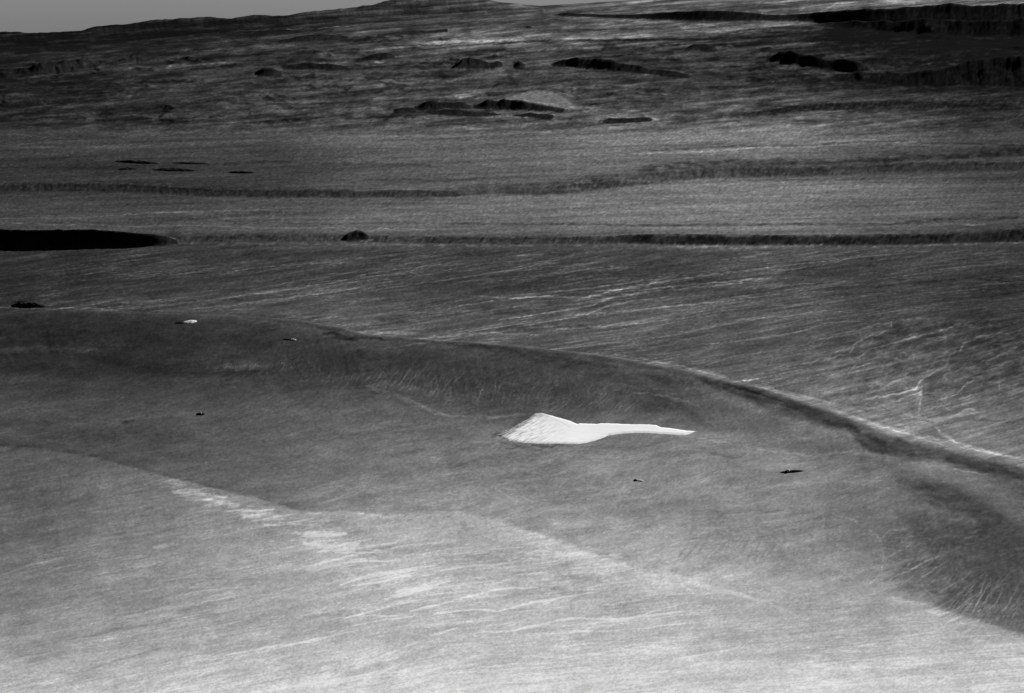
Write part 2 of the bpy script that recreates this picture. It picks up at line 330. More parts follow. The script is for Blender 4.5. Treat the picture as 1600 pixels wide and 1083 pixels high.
TG = TG * (1 + .08 * (sst(385, 400, TYv) * sst(520, 480, TYv)))[:, None] * (1 + .07 * sst(600, 660, TYv) * sst(960, 860, TYv))[:, None] * (1 + .13 * (sst(640, 720, TYv) * sst(980, 900, TYv))[:, None] * (sst(700, 1000, TX) * sst(1590, 1350, TX))[None, :])
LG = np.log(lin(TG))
def base_log(px, py):
    a = np.clip(px / 200.0, 0, 7.999); i = a.astype(int); fa = a - i; fa = fa * fa * (3 - 2 * fa)
    yy = np.clip(py, TYv[0], TYv[-1] - .01); j = np.clip(np.searchsorted(TYv, yy, side='right') - 1, 0, len(TYv) - 2)
    fb = (yy - TYv[j]) / (TYv[j + 1] - TYv[j])
    return (LG[j, i] * (1 - fa) + LG[j, i + 1] * fa) * (1 - fb) + (LG[j + 1, i] * (1 - fa) + LG[j + 1, i + 1] * fa) * fb

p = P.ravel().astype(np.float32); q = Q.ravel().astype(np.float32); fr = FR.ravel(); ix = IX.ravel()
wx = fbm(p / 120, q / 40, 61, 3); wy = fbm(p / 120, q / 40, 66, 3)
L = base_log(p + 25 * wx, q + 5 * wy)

def seg_dist(px, py, pts):
    """distance to a polyline and the run along it (0..1)"""
    pts = np.array(pts, float); n = len(pts) - 1
    best = np.full(px.shape, 1e9); run = np.zeros(px.shape)
    cl = np.concatenate([[0], np.cumsum(np.hypot(*np.diff(pts, axis=0).T))])
    for k in range(n):
        a, b = pts[k], pts[k + 1]; d = b - a; l2 = (d ** 2).sum() + 1e-9
        t = np.clip(((px - a[0]) * d[0] + (py - a[1]) * d[1]) / l2, 0, 1)
        dd = np.hypot(px - a[0] - t * d[0], py - a[1] - t * d[1])
        w = dd < best; best[w] = dd[w]; run[w] = ((cl[k] + t * (cl[k + 1] - cl[k])) / cl[-1])[w]
    return best, run
def stroke(pts, width, gain, wob=2.0, soft=.6, seed=0, broken=.4, taper=True, wl=14.0):
    """a wash, vein or band of other tone along a line; gain is its log contrast"""
    a = np.array(pts, float); mg = width * 2 + wob * 2 + 2
    m = np.nonzero((p > a[:, 0].min() - mg) & (p < a[:, 0].max() + mg) & (q > a[:, 1].min() - mg) & (q < a[:, 1].max() + mg))[0]
    if not len(m): return
    x = p[m]; y = q[m]
    if wob: y = y + wob * fbm(x / wl, y / wl, seed + 3, 3); x = x + wob * perlin(x / wl, y / wl, seed + 4)
    d, r = seg_dist(x, y, pts)
    w = width * ((.35 + .65 * np.sin(np.pi * np.clip(r, .02, .98)) ** .6) if taper else 1)
    k = 1 - sst(w * (1 - soft), w * (1 + soft), d)
    if broken: k = k * np.clip(1 - broken + broken * 2.2 * fbm(x / 18, y / 6, seed + 7, 2) + broken * .3, 0, 1.3)
    L[m] += gain * k
def blob(pts, gain, soft=6, wob=4, seed=0, wl=20.0, ragged=0, fill=None):
    """an area of other tone inside an outline"""
    a = np.array(pts, float); mg = soft + wob * 2 + 2
    m = np.nonzero((p > a[:, 0].min() - mg) & (p < a[:, 0].max() + mg) & (q > a[:, 1].min() - mg) & (q < a[:, 1].max() + mg))[0]
    if not len(m): return
    x = p[m] + wob * perlin(p[m] / wl, q[m] / wl * 2, seed); y = q[m] + wob * .6 * fbm(p[m] / wl, q[m] / wl * 2, seed + 2, 3)
    d, _ = seg_dist(x, y, pts + [pts[0]])
    ins = np.zeros(x.shape, bool); n = len(a)
    for i in range(n):
        x1, y1 = a[i]; x2, y2 = a[(i + 1) % n]
        c = (y1 > y) != (y2 > y)
        ins ^= c & (x < (x2 - x1) * (y - y1) / (y2 - y1 + 1e-9) + x1)
    sdv = np.where(ins, d, -d)
    k = sst(-soft * .5, soft * .5, sdv)
    if ragged: k = k * np.clip(1 - ragged + ragged * 2 * (.5 + fbm(x / 16, y / 7, seed + 5, 3)), 0, 1.4)
    if fill is not None: L[m] = L[m] * (1 - k) + math.log(float(lin(fill))) * k
    else: L[m] += gain * k

# --- streaks laid down by water, following the slope of the plains
crest_y = ip(p, RIDGE_CREST)
def streaks(mask, psi, along, fine, length, amp, seed, bias=.0, sharp=1.0):
    m = np.nonzero(mask > .01)[0]
    x = along[m]; s = psi[m] + 2.0 * perlin(along[m] / 60, psi[m] / 12, seed)
    n = 1 - 2 * np.abs(perlin(x / length, s / fine, seed + 1)); n = np.clip((n - bias) / (1 - bias), 0, 1) ** (3 * sharp)
    pat = np.clip(.5 + 1.3 * perlin(x / (length * 1.3), s / (fine * 5), seed + 2), 0, 1)
    L[m] += amp * mask[m] * (n * pat - .12)
behind = sst(2, -4, q - crest_y)                    # ground behind the broad ridge
plain1 = behind * sst(386, 394, q)
psi1 = q + .13 * p + 55 * np.clip((p - 950) / 650, 0, 1.5) ** 2 * sst(430, 520, q)
pm = plain1 * (1 - .6 * sst(1100, 1400, p) * sst(470, 510, q))
streaks(pm, psi1, p, 6.0, 190, .95, 101, .45)
streaks(pm, psi1, p, 3.8, 150, .75, 104, .3)
streaks(plain1, psi1 * 1.0, p, 11, 170, .35, 107, .3, .7)
L += plain1 * (.36 * fbm(p / 130, psi1 / 9, 111, 3, .6) + .06 * perlin(p / 16, psi1 / 4, 115))
# dark interfluves at the right
wr = plain1 * sst(1150, 1420, p) * sst(480, 520, q) * sst(655, 610, q)
L += wr * .5 * fbm(p / 26, psi1 / 11, 121, 3)
for fx_, fy_, am_, sd_ in ((60, 22, .55, 125), (34, 13, .4, 127)):
    nn = perlin(p / fx_ + q / 60 + .5 * perlin(p / 22, q / 12, sd_ + 9), psi1 / fy_, sd_); L += wr * am_ * 1.05 * np.exp(-(nn / .075) ** 2) * np.clip(.6 + perlin(p / 50, q / 20, sd_ + 4), 0, 1)
# foreground fans
front_y = ip(p, [(-300, 690), (0, 697), (80, 703), (150, 715), (250, 742), (330, 762), (400, 778), (470, 799), (560, 800), (620, 806), (700, 799), (760, 806), (830, 830), (920, 862), (1000, 886), (1080, 905), (1200, 925), (1300, 932), (1390, 930), (1450, 945), (1520, 965), (1600, 992), (1900, 1060)])
fw_ = 3 + 2 * sst(500, 900, p) * sst(1400, 1370, p) + 26 * sst(950, 1200, p) * sst(1400, 1370, p)
fan = sst(-1, 1, (q - front_y) / fw_ + .6 * fbm(p / 16, q / 8, 131, 3))
psi2 = q + .20 * np.minimum(p, 700) + .09 * np.maximum(p - 700, 0) + .0
streaks(fan, psi2, p, 7, 170, .30, 141, .45)
streaks(fan, psi2, p, 4, 140, .24, 144, .3)
L += fan * (.15 * fbm(p / 130, psi2 / 13, 147, 3, .6) + .05 * perlin(p / 18, psi2 / 4, 150))
L += .33 * fan * np.exp(-np.maximum(q - front_y, 0) / 70) * (.65 + .35 * sst(150, 500, p)) * np.clip(1 - .75 * sst(980, 1250, p) + .6 * sst(1370, 1400, p), 0, 1) - .13 * (1 - fan) * np.exp(-np.maximum(front_y - q, 0) / 60) * (q > crest_y) * (1 - sst(950, 1200, p) * sst(1420, 1380, p))
L -= .30 * (1 - fan) * np.exp(-np.maximum(front_y - q, 0) / 45) * sst(620, 380, p) * (q > crest_y + 40)
L += fan * sst(700, 200, p) * .10 * fbm(p / 30, psi2 / 6, 153, 3)
# rolling grey ground between the ridge and the fans
roll = (1 - fan) * sst(-2, 4, q - crest_y)
psi3 = q + .17 * p + 12 * perlin(p / 160, q / 60, 160)
L += roll * (.19 * fbm(p / 90, psi3 / 15, 161, 3, .6) + .05 * perlin(p / 14, psi3 / 4.5, 165))
streaks(roll, psi3, p, 4.5, 70, .3, 168, .4)
# pale and dark bedding of the terraces and plains further off
ter = sst(392, 384, q)
psi4 = q + .035 * (p - 800)
L += ter * sst(190, 215, q) * (.30 * fbm(p / 240, psi4 / 7, 171, 3, .6) + .10 * perlin(p / 30, psi4 / 3.5, 175))
streaks(ter * sst(195, 215, q), psi4, p, 3.2, 240, .2, 178, .5)
rug = sst(215, 195, q + .0 * p)
psi5 = q + .085 * (p - 600)
L += rug * (.75 * fbm(p / 150, psi5 / 8, 196, 3, .6) + .50 * fbm(p / 42, psi5 / 9, 181, 4, .62) + .25 * ridged(p / 30, psi5 / 5, 188, 3) - .10)
L += rug * sst(125, 70, q) * .5 * fbm(p / 170, psi5 / 4.0, 191, 4)

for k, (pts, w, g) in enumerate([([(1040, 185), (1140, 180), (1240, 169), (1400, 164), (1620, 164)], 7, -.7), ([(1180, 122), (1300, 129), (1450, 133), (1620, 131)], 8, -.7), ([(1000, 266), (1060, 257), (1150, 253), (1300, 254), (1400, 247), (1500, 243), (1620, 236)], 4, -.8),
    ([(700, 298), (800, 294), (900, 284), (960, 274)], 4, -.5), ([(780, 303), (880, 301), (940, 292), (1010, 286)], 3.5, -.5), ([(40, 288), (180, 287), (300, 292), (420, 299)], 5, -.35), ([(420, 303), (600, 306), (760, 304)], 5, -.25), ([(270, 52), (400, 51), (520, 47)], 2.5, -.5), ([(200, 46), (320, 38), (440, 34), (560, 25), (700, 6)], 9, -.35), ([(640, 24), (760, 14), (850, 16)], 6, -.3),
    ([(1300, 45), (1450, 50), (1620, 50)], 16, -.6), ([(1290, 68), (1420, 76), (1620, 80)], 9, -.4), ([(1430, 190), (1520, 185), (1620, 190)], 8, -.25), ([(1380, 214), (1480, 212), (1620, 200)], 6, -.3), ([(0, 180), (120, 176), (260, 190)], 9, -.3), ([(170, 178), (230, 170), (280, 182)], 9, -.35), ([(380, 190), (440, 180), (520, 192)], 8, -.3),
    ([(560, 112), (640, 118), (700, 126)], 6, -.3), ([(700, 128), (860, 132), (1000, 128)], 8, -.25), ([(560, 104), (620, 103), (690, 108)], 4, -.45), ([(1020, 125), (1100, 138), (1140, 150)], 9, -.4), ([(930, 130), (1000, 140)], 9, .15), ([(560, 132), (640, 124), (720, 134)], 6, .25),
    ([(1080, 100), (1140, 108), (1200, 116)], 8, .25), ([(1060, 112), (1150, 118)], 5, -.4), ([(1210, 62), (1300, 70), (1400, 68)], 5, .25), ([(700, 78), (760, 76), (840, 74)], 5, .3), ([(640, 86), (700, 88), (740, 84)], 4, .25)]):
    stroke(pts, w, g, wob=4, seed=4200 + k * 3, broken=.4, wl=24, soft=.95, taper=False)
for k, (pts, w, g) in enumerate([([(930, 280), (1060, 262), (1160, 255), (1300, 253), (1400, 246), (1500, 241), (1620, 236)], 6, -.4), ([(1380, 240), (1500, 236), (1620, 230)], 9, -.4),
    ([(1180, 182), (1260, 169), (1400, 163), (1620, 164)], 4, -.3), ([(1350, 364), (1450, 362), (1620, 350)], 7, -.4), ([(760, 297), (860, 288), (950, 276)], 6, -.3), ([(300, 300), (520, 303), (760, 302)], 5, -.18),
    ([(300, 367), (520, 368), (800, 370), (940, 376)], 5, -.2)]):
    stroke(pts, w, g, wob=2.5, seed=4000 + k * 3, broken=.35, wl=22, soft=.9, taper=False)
_r2 = random.Random(5)
for k in range(120):
    x = _r2.uniform(-60, 1560); y = _r2.uniform(62, np.interp(x, [0, 900, 1100, 1600], [205, 185, 130, 120])); ln = _r2.uniform(25, 120); sl = -.085 + _r2.uniform(-.06, .06)
    dk = _r2.random() < .58; bow = _r2.uniform(-5, 3)
    stroke([(x, y), (x + ln * .4, y + sl * ln * .4 + bow), (x + ln, y + sl * ln)], _r2.uniform(1.4, 4.2), (-_r2.uniform(.5, 1.2) if dk else _r2.uniform(.25, .6)), wob=2.5, seed=6300 + k, broken=.4, wl=14, soft=.8)
for k in range(60):
    x = _r2.uniform(-60, 1500); y = _r2.uniform(215, 355); ln = _r2.uniform(60, 260)
    stroke([(x, y), (x + ln, y - .03 * ln + _r2.uniform(-2, 2))], _r2.uniform(.6, 1.6), _r2.uniform(-.35, .22), wob=1.5, seed=6500 + k, broken=.4, wl=30, soft=.8)
# --- dark stone and gullied walls of the hills, shade of their faces painted in
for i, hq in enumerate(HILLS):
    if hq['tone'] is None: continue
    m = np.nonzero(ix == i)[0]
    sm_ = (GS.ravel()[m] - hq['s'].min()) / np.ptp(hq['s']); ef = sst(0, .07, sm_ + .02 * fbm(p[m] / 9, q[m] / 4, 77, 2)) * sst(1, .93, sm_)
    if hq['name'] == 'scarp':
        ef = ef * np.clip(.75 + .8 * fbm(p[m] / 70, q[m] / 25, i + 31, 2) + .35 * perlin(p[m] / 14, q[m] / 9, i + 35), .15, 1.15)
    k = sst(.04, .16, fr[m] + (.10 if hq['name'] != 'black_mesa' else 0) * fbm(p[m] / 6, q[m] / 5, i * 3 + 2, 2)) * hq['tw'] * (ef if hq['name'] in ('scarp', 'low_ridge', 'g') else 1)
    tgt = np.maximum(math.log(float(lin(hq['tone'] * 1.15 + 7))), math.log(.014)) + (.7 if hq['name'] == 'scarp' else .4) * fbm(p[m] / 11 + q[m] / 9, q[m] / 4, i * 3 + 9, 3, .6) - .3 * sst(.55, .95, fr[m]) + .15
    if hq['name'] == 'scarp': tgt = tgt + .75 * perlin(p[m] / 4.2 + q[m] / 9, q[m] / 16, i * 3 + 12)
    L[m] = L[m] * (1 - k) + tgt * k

exec_strokes = []
# far left country: thin pale and dark lines
for k, (pts, w, g) in enumerate([
    ([(0, 64), (60, 66), (150, 67), (220, 62), (290, 54)], 2.2, -.8), ([(190, 58), (290, 49), (400, 48), (470, 47)], 2.2, -.6),
    ([(370, 48.5), (440, 46.5), (500, 44), (560, 40)], .9, 1.3), ([(0, 128), (60, 119), (130, 112), (200, 106), (290, 101), (360, 98), (430, 93)], 1.5, .7),
    ([(150, 100), (235, 96), (300, 84), (400, 75), (470, 72)], 3.5, .4), ([(80, 104), (160, 96), (220, 88), (300, 78)], 2.0, .5),
    ([(290, 92), (360, 88), (420, 86), (500, 80), (560, 76)], 2.2, -.5), ([(300, 108), (360, 103), (420, 101)], 2.2, -.8), ([(310, 78), (370, 73), (440, 66)], 2.4, -.6),
    ([(0, 150), (30, 148), (70, 142)], 2, .5), ([(560, 70), (640, 66), (760, 64), (860, 62), (980, 58)], 1.6, .45),
    ([(600, 71), (720, 71), (860, 63), (960, 63), (1040, 61), (1120, 62)], 1.6, -1.0), ([(860, 67), (900, 65), (960, 63), (1080, 62), (1250, 56)], 1.8, -.9),
    ([(745, 78), (800, 80), (850, 76), (880, 71), (960, 70)], 2.2, -.7), ([(745, 92), (775, 89), (790, 89)], 1.8, -.9), ([(720, 84), (760, 86)], 1.5, -.7),
    ([(840, 47), (950, 46), (1050, 43), (1160, 40)], 1.5, -.55), ([(1040, 46), (1100, 50), (1180, 54)], 1.5, .6), ([(640, 52), (720, 47), (800, 42), (860, 38)], 2.5, -.35),
    ([(540, 56), (620, 50), (700, 40), (780, 34), (860, 30)], 3, .3), ([(760, 14), (820, 11), (900, 13)], 1.5, .5), ([(860, 28), (1000, 34), (1100, 38)], 2.5, .35),
    ([(1190, 22), (1230, 25), (1260, 22), (1300, 19)], 1.6, .9), ([(1200, 5), (1206, 14), (1190, 20)], .9, .55), ([(1262, 3), (1256, 12), (1248, 17)], 1.4, .6), ([(1310, 4), (1296, 12), (1280, 18)], 1.2, .5),
    ([(1180, 3), (1230, 8), (1290, 6)], .9, .4), ([(1400, 16), (1470, 9), (1540, 7), (1600, 10)], 1.6, .5), ([(1345, 2), (1370, 8), (1366, 15)], .9, .4), ([(1440, 4), (1520, 2), (1600, 3)], 1.6, -.25), ([(1100, 10), (1200, 12), (1330, 10)], 2, -.25),
    ([(1150, 48), (1190, 44), (1260, 44), (1300, 46)], 2.2, -1.1), ([(1150, 52), (1230, 50), (1320, 52), (1420, 56), (1500, 62), (1600, 66)], 2.6, -.8),
    ([(1330, 60), (1420, 66), (1520, 72), (1600, 74)], 2.6, -.7), ([(1480, 58), (1560, 60), (1600, 60)], 1.0, .7),
    ([(1165, 92), (1185, 86), (1200, 84)], 4.5, .8), ([(1215, 104), (1245, 108), (1275, 110), (1300, 117)], 3, .6), ([(1345, 116), (1370, 110), (1390, 118)], 4, .8), ([(1290, 118), (1340, 120), (1400, 119)], 1, .7),
    ([(1450, 100), (1475, 98), (1500, 101)], 2.5, .9), ([(1480, 92), (1510, 84), (1550, 80)], 2.2, .7), ([(1300, 88), (1380, 86), (1460, 88)], 3, .3),
    ([(580, 97.5), (600, 97)], 1.3, 1.0), ([(715, 111), (725, 109), (738, 107)], 1.6, .9), ([(730, 115), (740, 117)], 1.6, .7), ([(780, 117), (800, 115), (830, 113)], 2, .5),
    ([(618, 153), (640, 143), (665, 141), (685, 147), (700, 158), (720, 160)], 1.0, -.7), ([(590, 157), (640, 158), (700, 156), (725, 163)], 1.0, -.6), ([(600, 150), (640, 136), (680, 138)], 3, .35),
    ([(860, 138), (890, 146), (905, 152), (895, 158)], 1.4, -.8), ([(880, 163), (940, 170), (1000, 174), (1015, 182), (1026, 187)], 2.2, .65), ([(890, 167), (930, 178), (975, 186)], 1.2, .6),
    ([(900, 120), (960, 136), (1000, 140)], 1.2, -.5), ([(930, 135), (980, 137)], 1.2, -.6), ([(1000, 145), (1010, 146)], 1.5, .9), ([(1040, 152), (1075, 154)], .9, .6),
    ([(1100, 92), (1160, 96), (1190, 98), (1200, 110), (1210, 122)], 2, -.45), ([(1000, 94), (1040, 92), (1060, 95)], 1.8, -.8), ([(1050, 76), (1080, 80)], 2, -.5),
    ([(330, 146), (365, 152), (383, 159)], 2.2, .55), ([(340, 155), (370, 160), (400, 164)], 2.2, -.7), ([(320, 132), (360, 126), (420, 120)], 1.2, -.6), ([(420, 162), (480, 163), (560, 160), (590, 150)], 1.2, -.5),
    ([(60, 160), (100, 168), (140, 164)], 3, .35), ([(0, 205), (60, 214), (130, 218)], 1, .5), ([(0, 228), (100, 232), (260, 226), (400, 222), (520, 216)], 3, .3),
    ([(200, 214), (230, 208), (260, 212)], 3, .4), ([(520, 214), (640, 212), (740, 214), (840, 207), (900, 202)], 1.6, .4), ([(600, 218), (700, 217), (760, 212), (860, 208)], 1.2, -.4),
    ([(480, 252), (560, 256), (640, 258), (700, 262)], 2, -.3), ([(0, 262), (150, 262), (300, 260), (420, 252), (560, 258)], 2.6, -.35), ([(130, 251), (200, 250), (250, 254)], .9, .5),
    ([(990, 240), (1060, 238), (1120, 236), (1180, 231)], 1.2, .55), ([(990, 236), (1070, 233), (1160, 228), (1240, 228), (1330, 222), (1420, 220)], 1.7, -.8),
    ([(1160, 231), (1250, 230), (1330, 226)], 1, .5), ([(1390, 224), (1430, 222)], .9, .9), ([(1420, 223), (1500, 224), (1600, 228)], 1.3, -.7), ([(1250, 215), (1350, 208), (1450, 200), (1600, 190)], 5, -.25),
    ([(1280, 222), (1360, 216), (1430, 208), (1500, 204)], 3, .3), ([(1100, 205), (1250, 207), (1400, 200)], 5, .15), ([(1200, 196), (1380, 184), (1500, 180)], 3, -.2),
    ([(1060, 300), (1200, 296), (1400, 292), (1600, 288)], 5, .1), ([(1150, 282), (1300, 281), (1450, 279), (1600, 277)], 1.2, -.35),
    ([(560, 282), (640, 280), (700, 284)], 1.5, -.4), ([(700, 283), (760, 278), (830, 275), (900, 272)], 2.5, -.4), ([(860, 292), (900, 286), (960, 283), (1010, 282)], 1.2, .6),
    ([(150, 338), (250, 332), (330, 330), (420, 327)], 1.1, .7), ([(0, 341), (80, 341), (150, 340)], 1, .5), ([(0, 350), (60, 350), (120, 352)], 1, .8), ([(100, 348), (200, 354), (300, 352), (400, 356), (560, 357), (700, 358)], 1.1, .55),
    ([(200, 344), (320, 340), (420, 334)], 2.6, -.4), ([(250, 346), (330, 341), (370, 348)], 2, -.35), ([(380, 332), (440, 331)], 1.6, -.4), ([(360, 350), (420, 349), (520, 350)], 1.6, -.45), ([(430, 337), (500, 332)], 1.3, -.3),
    ([(530, 350), (600, 348), (680, 350)], 1.4, -.4), ([(690, 349), (740, 349), (820, 351), (880, 350)], 1.8, -.6), ([(860, 350), (1000, 352), (1160, 351), (1300, 350), (1440, 350)], 2.0, -.75),
    ([(1400, 347), (1480, 344), (1540, 342), (1600, 340)], 3.2, -.7), ([(1440, 343), (1500, 342)], 1.0, -.5), ([(1500, 352), (1540, 351)], 1, .9), ([(1000, 356), (1200, 356), (1400, 356)], 1.8, .2), ([(1080, 370), (1180, 368), (1260, 366)], 1.0, .4),
    # fringe of pale spurs at the foot of the dark scarp
    ]):
    stroke(pts, w * 1.0, g, wob=1.2, seed=200 + k * 3, broken=.35, wl=10)
for k, (pts, w, g) in enumerate([
    ([(300, 380), (420, 381), (560, 382), (700, 384), (860, 384), (950, 383)], 1.6, .55), ([(560, 376), (572, 377), (584, 374)], 1.6, .9), ([(533, 378), (545, 377), (556, 378)], 1.4, .8),
    ([(1060, 386), (1180, 386), (1240, 384), (1270, 384)], 1.8, .65), ([(1275, 382), (1300, 384)], 1.4, .8), ([(1310, 386), (1360, 386), (1450, 383), (1600, 379)], 1.3, .75),
    ([(1030, 389), (1100, 391), (1200, 388)], 2.6, .35)]):
    stroke(pts, w, g, wob=1.5, seed=700 + k * 3, broken=.75, wl=5, taper=False)
blob([(788, 154), (815, 146), (835, 141), (855, 142), (878, 150), (893, 160), (915, 170), (890, 171), (872, 168), (845, 164), (815, 158)], .0, soft=4, wob=1.5, seed=901, fill=112)  # slope facing the sun, its brightness painted as a pale tone
blob([(640, 66), (760, 62), (820, 58), (1000, 52), (1040, 58), (900, 62), (760, 70), (650, 71)], .4, soft=5, wob=3, seed=902)
blob([(860, 38), (960, 36), (1120, 38), (1130, 42), (960, 45), (880, 44)], .35, soft=4, wob=3, seed=903)
blob([(1062, 40), (1180, 32), (1262, 28), (1275, 34), (1200, 42), (1120, 50), (1064, 48)], .55, soft=5, wob=3, seed=904)
# the plain behind the ridge: dark patches and pale washes
for k, (pts, w, g) in enumerate([
    ([(590, 503), (610, 500), (640, 503)], 4, -.45), ([(715, 492), (760, 484), (820, 488), (860, 490)], 6, -.4), ([(775, 517), (860, 508), (920, 512)], 5, -.4), ([(330, 468), (360, 468), (380, 469)], 3, -.4),
    ([(290, 407), (330, 405)], 2, -.4), ([(340, 388), (400, 386)], 2.4, -.45), ([(220, 462), (250, 463)], 2.4, -.4), ([(1230, 425), (1270, 417), (1310, 407)], 1.1, -.8), ([(1240, 412), (1300, 404)], 4, -.3), ([(1345, 404), (1365, 404)], 3, -.5), ([(1340, 415), (1370, 416)], 2, -.5),
    ([(1265, 441), (1285, 442)], 2, -.6), ([(1220, 426), (1290, 424), (1350, 428)], 7, -.25), ([(1395, 436), (1420, 438), (1450, 443), (1500, 440)], 3.4, -.5), ([(1530, 437), (1570, 435)], 3, -.5), ([(1360, 447), (1400, 446)], 2, -.4), ([(1450, 470), (1560, 455), (1600, 450)], 12, -.22),
    ([(860, 470), (1000, 455), (1060, 450)], 12, -.3), ([(760, 455), (860, 440), (1000, 420), (1060, 410)], 12, -.22), ([(1060, 440), (1150, 436)], 8, -.25), ([(1060, 455), (1160, 452)], 4, -.35),
    ([(550, 395), (640, 400), (760, 392)], 8, -.2), ([(1380, 510), (1460, 500), (1560, 495)], 14, -.25), ([(1500, 545), (1540, 538), (1600, 540)], 12, -.22), ([(1380, 525), (1420, 512)], 6, -.3), ([(1430, 590), (1500, 575), (1570, 560)], 12, -.25),
    ([(1560, 600), (1600, 610)], 14, .2), ([(1300, 560), (1350, 548), (1390, 542)], 4, -.3), ([(1448, 617), (1470, 622)], 4, -.4), ([(1440, 650), (1500, 640)], 5, -.3), ([(1425, 632), (1430, 645), (1440, 642)], 5, -.35), ([(1530, 652), (1490, 653), (1600, 660)], 2.2, -.45),
    ([(1130, 605), (1180, 606), (1220, 618)], 2.2, -.35), ([(1220, 547), (1280, 540)], 5, -.2)]):
    stroke(pts, w, g, wob=3, seed=1000 + k * 3, broken=.45, wl=16)
